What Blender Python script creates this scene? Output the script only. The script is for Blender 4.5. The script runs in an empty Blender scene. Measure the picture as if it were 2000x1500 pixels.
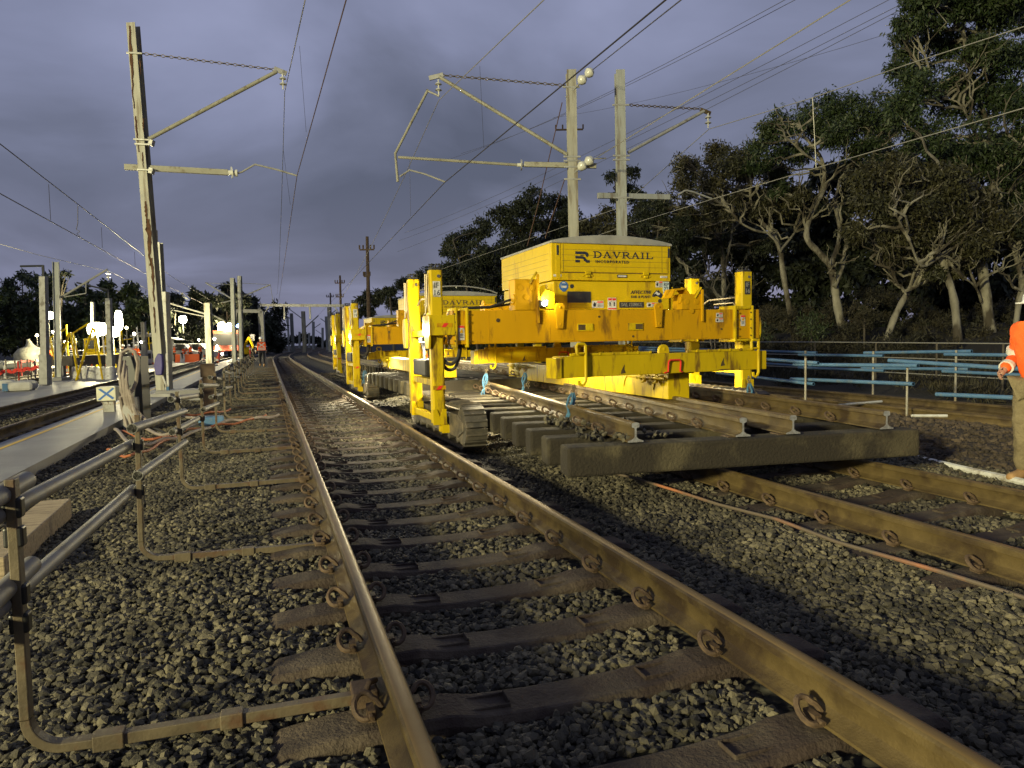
import bpy, bmesh, math, random
import numpy as np
from mathutils import Vector, Matrix
random.seed(7); rng = np.random.default_rng(7)
S = bpy.context.scene; COL = S.collection
R_ = math.radians
# ------------------------------------------------------------------ camera
FPX, PITCH, ROLL, CAMH = 1387.0, 0.0616, -0.0194, 1.436
_F = Vector((0, math.cos(PITCH), -math.sin(PITCH))); _r = Vector((1, 0, 0)); _u = _r.cross(_F)
_R = math.cos(ROLL)*_r + math.sin(ROLL)*_u; _U = -math.sin(ROLL)*_r + math.cos(ROLL)*_u
CAMP = Vector((0, 0, CAMH))
cd = bpy.data.cameras.new('camera'); cam = bpy.data.objects.new('camera', cd); COL.objects.link(cam)
cd.sensor_width = 36; cd.lens = 36*FPX/2000; cd.clip_start = .05; cd.clip_end = 3000
cam.matrix_world = Matrix(((_R.x, _U.x, -_F.x, 0), (_R.y, _U.y, -_F.y, 0), (_R.z, _U.z, -_F.z, CAMH), (0, 0, 0, 1)))
S.camera = cam
# ------------------------------------------------------------------ world: overcast dusk
w = bpy.data.worlds.new('World'); S.world = w; w.use_nodes = True
nt = w.node_tree; N = nt.nodes; L = nt.links; N.clear()
def nd(t, **k):
    n = N.new(t)
    for a, b in k.items(): setattr(n, a, b)
    return n
out = nd('ShaderNodeOutputWorld'); bg = nd('ShaderNodeBackground'); tc = nd('ShaderNodeTexCoord')
sky = nd('ShaderNodeTexSky', sky_type='NISHITA'); sky.sun_disc = False; sky.sun_elevation = R_(-1.5); sky.sun_rotation = R_(20)
sep = nd('ShaderNodeSeparateXYZ'); L.new(tc.outputs['Generated'], sep.inputs[0])
# clouds laid on a flat layer overhead: direction divided by its height
mx = nd('ShaderNodeMath', operation='MAXIMUM'); L.new(sep.outputs[2], mx.inputs[0]); mx.inputs[1].default_value = 0.0
ad = nd('ShaderNodeMath', operation='ADD'); L.new(mx.outputs[0], ad.inputs[0]); ad.inputs[1].default_value = 0.22
dx = nd('ShaderNodeMath', operation='DIVIDE'); L.new(sep.outputs[0], dx.inputs[0]); L.new(ad.outputs[0], dx.inputs[1])
dy = nd('ShaderNodeMath', operation='DIVIDE'); L.new(sep.outputs[1], dy.inputs[0]); L.new(ad.outputs[0], dy.inputs[1])
cb = nd('ShaderNodeCombineXYZ'); L.new(dx.outputs[0], cb.inputs[0]); L.new(dy.outputs[0], cb.inputs[1]); cb.inputs[2].default_value = 3.7
n1 = nd('ShaderNodeTexNoise'); n1.inputs['Scale'].default_value = 1.15; n1.inputs['Detail'].default_value = 6; n1.inputs['Roughness'].default_value = .47; n1.inputs['Distortion'].default_value = .35
L.new(cb.outputs[0], n1.inputs['Vector'])
rp = nd('ShaderNodeValToRGB'); L.new(n1.outputs['Fac'], rp.inputs[0])
e = rp.color_ramp.elements; e[0].position = .32; e[0].color = (0.101, 0.116, 0.174, 1); e[1].position = .76; e[1].color = (0.325, 0.354, 0.532, 1)
x_ = e.new(.46); x_.color = (0.154, 0.172, 0.256, 1); x_ = e.new(.56); x_.color = (0.218, 0.241, 0.366, 1)
# paler band near the horizon
hz = nd('ShaderNodeMapRange'); L.new(sep.outputs[2], hz.inputs[0]); hz.inputs[1].default_value = 0.0; hz.inputs[2].default_value = .22; hz.inputs[3].default_value = .60; hz.inputs[4].default_value = 0.0
mh = nd('ShaderNodeMixRGB'); L.new(hz.outputs[0], mh.inputs[0]); L.new(rp.outputs[0], mh.inputs[1]); mh.inputs[2].default_value = (0.194, 0.199, 0.295, 1)
sk = nd('ShaderNodeMixRGB', blend_type='MULTIPLY'); sk.inputs[0].default_value = 1; L.new(sky.outputs[0], sk.inputs[1]); sk.inputs[2].default_value = (.02, .02, .02, 1)
ms = nd('ShaderNodeMixRGB', blend_type='ADD'); ms.inputs[0].default_value = 1; L.new(mh.outputs[0], ms.inputs[1]); L.new(sk.outputs[0], ms.inputs[2])
L.new(ms.outputs[0], bg.inputs[0]); bg.inputs[1].default_value = 1.0; L.new(bg.outputs[0], out.inputs[0])
S.view_settings.view_transform = 'Standard'; S.view_settings.look = 'None'; S.view_settings.exposure = 0; S.view_settings.gamma = 1
try:
    S.cycles.use_denoising = True; S.cycles.max_bounces = 6; S.cycles.diffuse_bounces = 3; S.cycles.sample_clamp_indirect = 3; S.cycles.transparent_max_bounces = 6
except Exception: pass
# ------------------------------------------------------------------ the line: a = sideways from the main track's centre, t = along it
PSI = .33; P0 = Vector((.24, 2.88)); BEND = 58.0; KB = .00135
_ts = np.arange(-60, 900, .5); _h = np.where(_ts > BEND, PSI-KB*(_ts-BEND), PSI); _h = np.maximum(_h, .02)
_dx = -np.sin(_h)*.5; _dy = np.cos(_h)*.5
_i0 = int(np.where(_ts == 0)[0][0])
_cx = np.concatenate([[0], np.cumsum(_dx)[:-1]]); _cy = np.concatenate([[0], np.cumsum(_dy)[:-1]])
_cx += P0.x-_cx[_i0]; _cy += P0.y-_cy[_i0]
def head(t): return float(np.interp(t, _ts, _h))
def W(a, t, z=0.):
    h = head(t)
    return Vector((float(np.interp(t, _ts, _cx))+a*math.cos(h), float(np.interp(t, _ts, _cy))+a*math.sin(h), z))
def AT(x, y):      # world xy -> (a, t) on the straight part
    d = Vector((x, y))-P0; return d.x*math.cos(PSI)+d.y*math.sin(PSI), -d.x*math.sin(PSI)+d.y*math.cos(PSI)
def ray(px, py): return _F+_R*((px-1000)/FPX)-_U*((py-750)/FPX)
def pz(px, py, z=0.): d = ray(px, py); return CAMP+d*((z-CAMH)/d.z)      # pixel -> point at height z
def py_(px, py, y): d = ray(px, py); return CAMP+d*(y/d.y)               # pixel -> point at distance y
# ------------------------------------------------------------------ helpers
class MB:
    def __init__(s): s.v = []; s.f = []; s.m = []
    def add(s, vs, fs, m=0):
        o = len(s.v); s.v += [tuple(p) for p in vs]; s.f += [tuple(i+o for i in f) for f in fs]; s.m += [m]*len(fs); return s
    def box(s, x0, x1, y0, y1, z0, z1, m=0):
        return s.add([(x0,y0,z0),(x1,y0,z0),(x1,y1,z0),(x0,y1,z0),(x0,y0,z1),(x1,y0,z1),(x1,y1,z1),(x0,y1,z1)],
                     [(0,3,2,1),(4,5,6,7),(0,1,5,4),(1,2,6,5),(2,3,7,6),(3,0,4,7)], m)
    def bar(s, p, q, wd, ht, m=0, up=(0,0,1)):
        p = Vector(p); q = Vector(q); d = (q-p).normalized(); u = Vector(up)
        x = d.cross(u)
        if x.length < 1e-4: x = d.cross(Vector((1,0,0)))
        x.normalize(); u = x.cross(d).normalized(); x *= wd/2; u *= ht/2
        vs = [p-x-u, p+x-u, p+x+u, p-x+u, q-x-u, q+x-u, q+x+u, q-x+u]
        return s.add(vs, [(0,1,2,3),(7,6,5,4),(0,4,5,1),(1,5,6,2),(2,6,7,3),(3,7,4,0)], m)
    def tube(s, pts, r, n=8, m=0, cap=True):
        pts = [Vector(p) for p in pts]; k = len(pts); rs = r if hasattr(r, '__len__') else [r]*k
        vs = []; fs = []; prev = None
        for i, p in enumerate(pts):
            d = (pts[min(i+1,k-1)]-pts[max(i-1,0)])
            d = d.normalized() if d.length > 1e-9 else Vector((0,0,1))
            if prev is None:
                x = d.cross(Vector((0,0,1)))
                if x.length < .05: x = d.cross(Vector((1,0,0)))
            else:
                x = prev-d*prev.dot(d)
                if x.length < 1e-5: x = d.cross(Vector((0,1,0)))
            x.normalize(); prev = x; y = d.cross(x)
            for j in range(n):
                a = 2*math.pi*j/n; vs.append(p+(x*math.cos(a)+y*math.sin(a))*rs[i])
        for i in range(k-1):
            for j in range(n):
                b = i*n+j; c = i*n+(j+1)%n; fs.append((b, c, c+n, b+n))
        if cap: fs.append(tuple(range(n-1,-1,-1))); fs.append(tuple(range((k-1)*n, k*n)))
        return s.add(vs, fs, m)
    def pipe(s, p, q, r, ri, n=14, m=0, mi=1):     # open-ended tube with a wall
        s.tube([p, q], r, n, m, cap=False); k = len(s.v); s.tube([q, p], ri, n, mi, cap=False)
        o = k-2*n
        for j in range(n):
            s.f.append((o+j, k+n+(n-j)%n, k+n+(n-(j+1))%n, o+(j+1)%n)); s.m.append(m)
            s.f.append((o+n+(j+1)%n, k+(n-(j+1))%n, k+(n-j)%n, o+n+j)); s.m.append(m)
        return s
    def prism(s, poly, o, ax, ay, d, m=0):   # polygon in the ax/ay plane pushed along d
        o = Vector(o); ax = Vector(ax); ay = Vector(ay); d = Vector(d); n = len(poly)
        vs = [o+ax*x+ay*y for x, y in poly]; vs += [v+d for v in vs]
        fs = [tuple(range(n)), tuple(range(2*n-1, n-1, -1))]+[(i, i+n, (i+1)%n+n, (i+1)%n) for i in range(n)]
        return s.add(vs, fs, m)
    def disc(s, c, nrm, r, h, n=16, m=0):
        c = Vector(c); return s.tube([c, c+Vector(nrm).normalized()*h], r, n, m)
    def lathe(s, c, prof, n=16, m=0):
        vs = []; fs = []; c = Vector(c)
        for r, z in prof:
            for j in range(n): a = 2*math.pi*j/n; vs.append(c+Vector((r*math.cos(a), r*math.sin(a), z)))
        for i in range(len(prof)-1):
            for j in range(n): b = i*n+j; e = i*n+(j+1)%n; fs.append((b, e, e+n, b+n))
        fs.append(tuple(range(n-1,-1,-1))); fs.append(tuple(range((len(prof)-1)*n, len(prof)*n)))
        return s.add(vs, fs, m)
    def build(s, name, mats, parent=None, bevel=0, smooth=False, loc=None, rotz=None, fixn=True):
        me = bpy.data.meshes.new(name); me.from_pydata([tuple(v) for v in s.v], [], s.f)
        mats = mats if isinstance(mats, (list, tuple)) else [mats]
        for q in mats: me.materials.append(q)
        if len(mats) > 1: me.polygons.foreach_set('material_index', s.m)
        if fixn:
            b = bmesh.new(); b.from_mesh(me); bmesh.ops.recalc_face_normals(b, faces=b.faces); b.to_mesh(me); b.free()
        if smooth: me.polygons.foreach_set('use_smooth', [True]*len(me.polygons))
        me.update(); o = bpy.data.objects.new(name, me); COL.objects.link(o)
        if parent: o.parent = parent
        if loc is not None: o.location = loc
        if rotz is not None: o.rotation_euler = (0,0,rotz)
        if bevel:
            b = o.modifiers.new('bevel','BEVEL'); b.width = bevel; b.segments = 2; b.limit_method = 'ANGLE'; b.angle_limit = R_(40)
        if smooth:
            try:
                me.set_sharp_from_angle(angle=R_(42))
            except Exception: pass
        return o
def fast_mesh(name, V, Fq, mats, nside, mi=None, smooth=False, parent=None):
    V = np.asarray(V, np.float32); Fq = np.asarray(Fq, np.int32); me = bpy.data.meshes.new(name)
    me.vertices.add(len(V)); me.vertices.foreach_set('co', V.ravel())
    me.loops.add(Fq.size); me.loops.foreach_set('vertex_index', Fq.ravel())
    me.polygons.add(len(Fq)); me.polygons.foreach_set('loop_start', np.arange(0, Fq.size, nside, dtype=np.int32))
    try: me.polygons.foreach_set('loop_total', np.full(len(Fq), nside, np.int32))
    except Exception: pass
    for q in (mats if isinstance(mats, (list, tuple)) else [mats]): me.materials.append(q)
    if mi is not None: me.polygons.foreach_set('material_index', np.asarray(mi, np.int32))
    me.polygons.foreach_set('use_smooth', np.full(len(Fq), smooth, bool))
    me.update(calc_edges=True); me.validate()
    o = bpy.data.objects.new(name, me); COL.objects.link(o)
    if parent: o.parent = parent
    return o
def tag(o, label=None, cat=None, group=None, kind=None):
    if label: o['label'] = label
    if cat: o['category'] = cat
    if group: o['group'] = group
    if kind: o['kind'] = kind
    return o
def thing(name, loc, label, cat, group=None, rotz=0):
    o = bpy.data.objects.new(name, None); o.empty_display_size = .2; COL.objects.link(o); o.location = loc; o.rotation_euler = (0,0,rotz)
    return tag(o, label, cat, group)
def copy_tree(o, parent=None):
    c = o.copy(); COL.objects.link(c)
    if parent: c.parent = parent
    for ch in list(o.children): copy_tree(ch, c)
    return c
def M(name, c1, c2=None, sc=6, rough=.6, metal=0, bump=0, bsc=60, dirt=None, dsc=3, damt=.5, rvar=0, spec=.5, isl=0, stretch=None, contrast=(.35,.65)):
    m = bpy.data.materials.new(name); m.use_nodes = True; t = m.node_tree; n = t.nodes; l = t.links
    b = n['Principled BSDF']; b.inputs['Roughness'].default_value = rough; b.inputs['Metallic'].default_value = metal
    try: b.inputs['Specular IOR Level'].default_value = spec
    except Exception: pass
    co = n.new('ShaderNodeTexCoord'); oi = n.new('ShaderNodeObjectInfo'); va = n.new('ShaderNodeVectorMath'); va.operation = 'ADD'
    mu = n.new('ShaderNodeMath'); mu.operation = 'MULTIPLY'; mu.inputs[1].default_value = 37; l.new(oi.outputs['Random'], mu.inputs[0])
    l.new(co.outputs['Object'], va.inputs[0]); l.new(mu.outputs[0], va.inputs[1]); vec = va.outputs[0]
    if stretch:
        mp = n.new('ShaderNodeMapping'); mp.inputs['Scale'].default_value = stretch; l.new(vec, mp.inputs[0]); vec = mp.outputs[0]
    def noise(s, d=5):
        q = n.new('ShaderNodeTexNoise'); q.inputs['Scale'].default_value = s; q.inputs['Detail'].default_value = d; q.inputs['Roughness'].default_value = .6; l.new(vec, q.inputs['Vector']); return q.outputs['Fac']
    col = None
    if c2:
        rr = n.new('ShaderNodeValToRGB'); l.new(noise(sc), rr.inputs[0]); a = rr.color_ramp.elements
        a[0].position, a[1].position = contrast; a[0].color = (*c1,1); a[1].color = (*c2,1); col = rr.outputs[0]
    if isl:
        g = n.new('ShaderNodeNewGeometry'); h = n.new('ShaderNodeMapRange'); l.new(g.outputs['Random Per Island'], h.inputs[0]); h.inputs[3].default_value = 1-isl; h.inputs[4].default_value = 1+isl
        mm = n.new('ShaderNodeMixRGB'); mm.blend_type = 'MULTIPLY'; mm.inputs[0].default_value = 1
        if col: l.new(col, mm.inputs[1])
        else: mm.inputs[1].default_value = (*c1,1)
        l.new(h.outputs[0], mm.inputs[2]); col = mm.outputs[0]
    if dirt:
        rr = n.new('ShaderNodeValToRGB'); l.new(noise(dsc, 8), rr.inputs[0]); a = rr.color_ramp.elements
        a[0].position = .76-damt*.6-.05; a[0].color = (0,0,0,1); a[1].position = .76-damt*.6+.07; a[1].color = (1,1,1,1)
        mm = n.new('ShaderNodeMixRGB'); l.new(rr.outputs[0], mm.inputs[0])
        if col: l.new(col, mm.inputs[1])
        else: mm.inputs[1].default_value = (*c1,1)
        mm.inputs[2].default_value = (*dirt,1); col = mm.outputs[0]
    if col: l.new(col, b.inputs['Base Color'])
    else: b.inputs['Base Color'].default_value = (*c1,1)
    if rvar:
        q = n.new('ShaderNodeMapRange'); l.new(noise(sc*1.7), q.inputs[0]); q.inputs[3].default_value = max(.05,rough-rvar); q.inputs[4].default_value = min(1,rough+rvar); l.new(q.outputs[0], b.inputs['Roughness'])
    if bump:
        bp = n.new('ShaderNodeBump'); bp.inputs['Strength'].default_value = bump; bp.inputs['Distance'].default_value = .02; l.new(noise(bsc, 4), bp.inputs['Height']); l.new(bp.outputs[0], b.inputs['Normal'])
    return m
def EM(name, c, s):
    m = bpy.data.materials.new(name); m.use_nodes = True; b = m.node_tree.nodes['Principled BSDF']
    b.inputs['Base Color'].default_value = (*c,1); b.inputs['Emission Color'].default_value = (*c,1); b.inputs['Emission Strength'].default_value = s; return m
def lamp(kind, loc, energy, color, size=.1, aim=None, cone=100, blend=.4, parent=None, name='lamp_light'):
    d = bpy.data.lights.new(name, kind); d.energy = energy; d.color = color; d.shadow_soft_size = size
    if kind == 'SPOT': d.spot_size = R_(cone); d.spot_blend = blend
    o = bpy.data.objects.new(name, d); COL.objects.link(o); o.location = loc
    if parent: o.parent = parent
    if aim is not None: o.rotation_euler = (Vector(aim)-Vector(loc)).to_track_quat('-Z','Y').to_euler()
    return o
def text(s, size, mat, parent, loc, rot=(math.pi/2,0,0), name='lettering', ext=.002, ali='CENTER', shear=0, sx=1, space=1):
    c = bpy.data.curves.new('t','FONT'); c.body = s; c.size = size; c.extrude = ext; c.align_x = ali; c.align_y = 'CENTER'; c.shear = shear; c.space_character = space; c.resolution_u = 2
    o = bpy.data.objects.new('t', c); me = bpy.data.meshes.new_from_object(o); bpy.data.objects.remove(o); bpy.data.curves.remove(c)
    me.materials.clear(); me.materials.append(mat); me.name = name
    o = bpy.data.objects.new(name, me); COL.objects.link(o); o.parent = parent; o.location = loc; o.rotation_euler = rot; o.scale = (sx,1,1)
    return o
def smoothpts(P):
    Q = []
    for i in range(len(P)-1):
        a_ = P[max(i-1,0)]; b0 = P[i]; c_ = P[i+1]; d_ = P[min(i+2,len(P)-1)]
        for k in range(4): f_ = k/4; Q.append(.5*((2*b0)+(c_-a_)*f_+(2*a_-5*b0+4*c_-d_)*f_*f_+(3*b0-a_-3*c_+d_)*f_**3))
    return Q+[P[-1]]
# ------------------------------------------------------------------ materials
YEL = M('yellow_paint', (.47,.335,.004), (.53,.375,.005), 3, .5, spec=.14, bump=.05, bsc=25, dirt=(.17,.10,.014), dsc=3.6, damt=.30, stretch=(2.2,2.2,.5), rvar=.08)
ORG = M('golden_paint', (.46,.245,.003), (.50,.27,.003), 2, .5, spec=.14, bump=.05, bsc=20, dirt=(.20,.10,.010), dsc=3.2, damt=.28, stretch=(2,2,.5), rvar=.08)
PACK = M('canopy_yellow', (.48,.335,.005), (.53,.37,.006), 2, .48, spec=.14, bump=.03, bsc=12, dirt=(.30,.19,.013), dsc=2.6, damt=.24, stretch=(2,2,.45), rvar=.06)
GREYROOF = M('roof_grey', (.20,.20,.19), (.28,.28,.26), 4, .6)
BLK = M('black_rubber_and_bore_shade', (.012,.012,.013), (.03,.028,.025), 9, .75)  # rubber parts; also paints the inner shade of open pipes
NAVY = M('navy_print', (.012,.016,.035), rough=.6)
WHT = M('white_plate', (0.4960,0.4960,0.4800), (0.5760,0.5760,0.5600), 12, .5, dirt=(0.2800,0.2560,0.2080), dsc=9, damt=.3)
RED = M('red_print', (.62,.03,.015), rough=.5)
BLU = M('blue_print', (.03,.12,.38), rough=.5)
DKPL = M('dark_plate', (.03,.032,.034), rough=.5)
STEEL = M('bare_steel', (.32,.31,.30), (.22,.20,.18), 14, .38, metal=.8)
TRKST = M('track_steel', (.060,.055,.048), (.12,.105,.08), 9, .6, metal=.3, bump=.3, bsc=40, dirt=(.17,.14,.10), dsc=5, damt=.4)
RAILW = M('rail_rust', (0.0738,0.0504,0.0171), (0.1152,0.0810,0.0297), 7, .62, metal=.15, bump=.25, bsc=90, dirt=(0.0432,0.0270,0.0117), dsc=3, damt=.38)
RAILT = M('rail_head', (.15,.098,.034), (.22,.15,.06), 3, .46, metal=.45, rvar=.1, spec=.3, stretch=(.6,.6,.6))
CUTST = M('cut_steel', (.36,.37,.38), (.22,.21,.20), 30, .45, metal=.4, bump=.4, bsc=80)
CLIPM = M('clip_rust', (0.0680,0.0440,0.0272), (0.1280,0.0840,0.0480), 25, .7, metal=.2, bump=.2, bsc=120)
SLP = M('sleeper_concrete', (.040,.029,.020), (.088,.066,.044), 6, .85, bump=.6, bsc=55, dirt=(.034,.021,.015), dsc=3.5, damt=.45)
BEAR = M('bearer_concrete', (.042,.034,.018), (.080,.066,.036), 4, .9, bump=.7, bsc=38, dirt=(.022,.017,.010), dsc=2.2, damt=.5)
PATHM = M('path_concrete', (0.1800,0.1762,0.1688), (0.2250,0.2213,0.2137), 1.2, .55, bump=.15, bsc=30, dirt=(0.2700,0.2700,0.2550), dsc=.9, damt=.3)
LINEM = M('line_yellow', (.62,.40,.03), (.50,.33,.05), 14, .6)
GALV = M('galvanised_steel', (0.2730,0.2730,0.2470), (0.3640,0.3640,0.3315), 5, .45, metal=.25, rvar=.1, dirt=(0.1560,0.1430,0.1170), dsc=4, damt=.25)
MASTM = M('cream_mast_paint', (0.2852,0.2790,0.2232), (0.3472,0.3410,0.2790), 3, .55, bump=.1, bsc=30, dirt=(0.1612,0.1364,0.0930), dsc=1.35, damt=.36, stretch=(5,5,.5))
ARMM = M('cream_arm_paint', (0.2312,0.2244,0.1632), (0.3128,0.3060,0.2380), 3, .55, bump=.1, bsc=30, dirt=(0.1496,0.1292,0.0816), dsc=6, damt=.3)
MASTG = M('galvanised_mast', (0.2800,0.2940,0.2660), (0.3500,0.3640,0.3290), 3, .5, metal=.2, dirt=(0.1680,0.1400,0.0980), dsc=1.2, damt=.3, stretch=(4,4,.5))
WIREM = M('wire_dark', (.05,.045,.045), rough=.5, metal=.5)
WIREC = M('wire_copper', (.16,.09,.06), rough=.45, metal=.6)
WIREL = M('wire_bright', (.34,.33,.28), rough=.45, metal=.4)
PORC = M('porcelain', (.55,.55,.46), (.62,.62,.54), 6, .2)
TIM = M('weathered_timber', (.30,.235,.14), (.42,.33,.21), 5, .8, bump=.4, bsc=30, stretch=(1,8,8), dirt=(.16,.12,.075), dsc=4, damt=.3)
BLPIPE = M('blue_pipe', (.060,.135,.25), (.085,.17,.29), 5, .5, spec=.25, dirt=(.12,.17,.22), dsc=6, damt=.28)
ORANGE = M('hi_vis_orange', (.90,.115,.012), (.95,.15,.018), 9, .8, bump=.3, bsc=18)
SILV = M('reflective_tape', (.62,.62,.55), (.70,.70,.64), 30, .35)
KHAKI = M('khaki_cloth', (.16,.128,.07), (.22,.18,.10), 8, .9, bump=1, bsc=22)
DARKC = M('dark_cloth', (.012,.013,.020), (.025,.025,.032), 9, .9)
SKIN = M('skin', (.42,.24,.16), (.50,.29,.20), 12, .6)
HELM = M('white_helmet', (.72,.72,.70), rough=.35)
BOOT = M('tan_boot', (.30,.17,.07), (.38,.23,.10), 12, .7)
GLOVE = M('work_glove', (.16,.12,.07), (.24,.18,.10), 20, .8)
ROPE = M('blue_sling', (.03,.095,.17), (.055,.15,.25), 30, .8)
CHAINM = M('chain_steel', (.17,.14,.09), (.24,.20,.13), 30, .45, metal=.6)
PVC = M('white_conduit', (.50,.50,.47), (.62,.62,.58), 8, .5, dirt=(.30,.27,.22), dsc=6, damt=.35)
CABP = M('pale_cable', (.20,.165,.14), (.28,.24,.205), 8, .6)
CABO = M('orange_cable', (.24,.075,.028), (.32,.11,.045), 8, .6)
PURP = M('purple_cover', (.035,.026,.15), (.05,.038,.19), 4, .55)
TRKYEL = M('yellow_paint', (.47,.335,.004), (.53,.375,.005), 3, .5, spec=.14, bump=.05, bsc=25, dirt=(.17,.10,.014), dsc=3.6, damt=.30, stretch=(2.2,2.2,.5), rvar=.08)
BARK = M('pale_bark', (0.184,0.170,0.124), (0.332,0.309,0.230), 2.5, .85, bump=.6, bsc=9, dirt=(0.0612,0.0504,0.0324), dsc=1.5, damt=.45, stretch=(1,1,.45))
BARKD = M('dark_bark', (0.0600,0.0510,0.0360), (0.0960,0.0810,0.0600), 3, .85)
LEAF = M('eucalypt_leaf', (0.0210,0.0380,0.0110), (0.0420,0.0600,0.0180), .55, .55, isl=.45)
LEAFO = M('olive_leaf', (0.0341,0.0363,0.0121), (0.0523,0.0468,0.0176), .5, .6, isl=.45)
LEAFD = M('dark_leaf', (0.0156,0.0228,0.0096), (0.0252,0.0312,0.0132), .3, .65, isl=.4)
SCRUB = M('scrub_leaf', (0.0225,0.0225,0.0099), (0.0383,0.0315,0.0144), .6, .7, isl=.5)
ROADP = M('base_stone_dark', (.03,.028,.026), (.06,.055,.05), 30, .95, bump=1, bsc=70)
LAMPW = EM('lamp_glow', (1,.93,.70), 60); LAMPY = EM('lamp_glow_yellow', (1,.85,.42), 45); LAMPB = EM('lamp_glow_blue', (.15,.3,1), 12)
FLOODC = (1.0,.90,.50)
# ------------------------------------------------------------------ the flood tower that lights the site from behind and to the left
tp = W(-31,-17,0)
lt = thing('light_tower', tp, 'portable floodlight tower on a trailer standing well behind the left handrail', 'light tower')
b = MB(); b.box(-.9,.9,-.6,.6,.35,1.3); b.bar((-1.6,0,.5),(-.9,0,.5),.1,.1); b.build('trailer_body', YEL, lt, .02)
b = MB()
for y in (-.7,.7): b.tube([(0,y-.1,.35),(0,y+.1,.35)], .33, 18)
b.build('wheel', BLK, lt)
b = MB(); b.tube([(0,0,1.3),(0,0,8.8)], .07, 10); b.build('pole', GALV, lt)
for k,(x,z) in enumerate(((-.45,8.9),(.45,8.9),(-.45,9.4),(.45,9.4))):
    b = MB(); b.lathe((0,0,0), [(.08,-.16),(.24,.0)], 14); h = b.build('lamp_head', DKPL, lt)
    q = (Vector((3,14,1))-tp).to_track_quat('Z','Y'); h.location = (x,0,z); h.rotation_euler = q.to_euler()
    b = MB(); b.disc((0,0,.004), (0,0,1), .21, .006, 14); b.build('lens', LAMPW, h)
lamp('SPOT', W(-30.6,-16.4,9.2), 104000, FLOODC, 1.5, aim=W(3.5,14,1.5), cone=80, blend=.5, parent=None, name='flood_light')
# ------------------------------------------------------------------ ground
def ground_z(a, t):
    a = np.asarray(a, float); t = np.asarray(t, float)
    z = np.interp(a, [-600,-60,-22,-14,-10.6,-10.4,-8.4,-7.9,-5.15,-4.9,-3.9,-3.75,-3.2,-2.3,-1.6,-1.25, -.9,.9,1.15,1.6,2.1,2.5,2.75,3.0,4.3,4.7,5.2,6.0,7.2,8.0,8.4,10.8,11.6,13.5,18,21,26,60,120],
                     [-.2,-.2,-.2,-.15,-.12,-.12,-.12,-.06,-.06,-.08,-.10,-.13,-.16,-.10,-.03,-.03,-.052,-.052,-.06,-.09,-.05,-.01,-.03,-.06,-.06,-.05,-.02,.08,.20,.14,.03,.02,.05,.1,.45,1.15,1.7,2.2,2.6])
    far = np.clip((t-40)/30, 0, 1)
    return z*(1-.5*far)
aa = np.concatenate([np.arange(-600,-90,60), np.arange(-90,-16,6), np.arange(-16,-6,.5), np.arange(-6,13,.12), np.arange(13,30,1.), np.arange(30,160,8), np.arange(180,700,60)])
tt = np.concatenate([np.arange(-40,-6,2.), np.arange(-6,26,.16), np.arange(26,70,1.), np.arange(70,420,8), np.arange(420,890,20)])
AA, TT = np.meshgrid(aa, tt); HH = np.interp(TT, _ts, _h)
ZZ = ground_z(AA, TT)
def vnoise(x, y, s, seed):
    r = np.random.default_rng(seed); g = r.random((256,256)); x = x*s; y = y*s; xi = np.floor(x).astype(int); yi = np.floor(y).astype(int); fx = x-xi; fy = y-yi
    fx = fx*fx*(3-2*fx); fy = fy*fy*(3-2*fy); G = lambda i, j: g[i % 256, j % 256]
    return (G(xi,yi)*(1-fx)+G(xi+1,yi)*fx)*(1-fy)+(G(xi,yi+1)*(1-fx)+G(xi+1,yi+1)*fx)*fy-.5
def ground_full(a, t):
    bu = np.where((a > -5.1) & (a < -3.85), 0, np.where(np.abs(a) < 1.3, .015, .055))
    return ground_z(a,t)+bu*vnoise(a,t,1.3,3)+.6*bu*vnoise(a,t,4.1,5)
bumpy = np.where((AA > -5.1) & (AA < -3.85), 0, np.where(np.abs(AA) < 1.3, .015, .055))
ZZ = ZZ+bumpy*vnoise(AA, TT, 1.3, 3)+.6*bumpy*vnoise(AA, TT, 4.1, 5)
XX = np.interp(TT, _ts, _cx)+AA*np.cos(HH); YY = np.interp(TT, _ts, _cy)+AA*np.sin(HH)
ni, nj = AA.shape; I = np.arange(ni*nj).reshape(ni,nj)
Fg = np.stack([I[:-1,:-1],I[:-1,1:],I[1:,1:],I[1:,:-1]],-1).reshape(-1,4)
gm = bpy.data.materials.new('ground_mix'); gm.use_nodes = True; t_ = gm.node_tree; n = t_.nodes; l = t_.links; pb = n['Principled BSDF']; pb.inputs['Roughness'].default_value = .9
gc = n.new('ShaderNodeTexCoord'); vo = n.new('ShaderNodeTexVoronoi'); vo.inputs['Scale'].default_value = 17; l.new(gc.outputs['Object'], vo.inputs['Vector'])
cr = n.new('ShaderNodeValToRGB'); l.new(vo.outputs['Color'], cr.inputs[0]); q = cr.color_ramp.elements; q[0].color = (.022,.020,.016,1); q[1].color = (.085,.078,.06,1)
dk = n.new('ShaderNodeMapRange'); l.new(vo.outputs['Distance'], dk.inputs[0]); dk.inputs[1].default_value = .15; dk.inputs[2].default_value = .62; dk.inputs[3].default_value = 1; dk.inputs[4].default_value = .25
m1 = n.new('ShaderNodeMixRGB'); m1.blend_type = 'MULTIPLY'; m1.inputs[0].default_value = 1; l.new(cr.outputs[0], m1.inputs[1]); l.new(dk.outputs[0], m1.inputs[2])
no = n.new('ShaderNodeTexNoise'); no.inputs['Scale'].default_value = .8; no.inputs['Detail'].default_value = 8; l.new(gc.outputs['Object'], no.inputs['Vector'])
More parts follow.
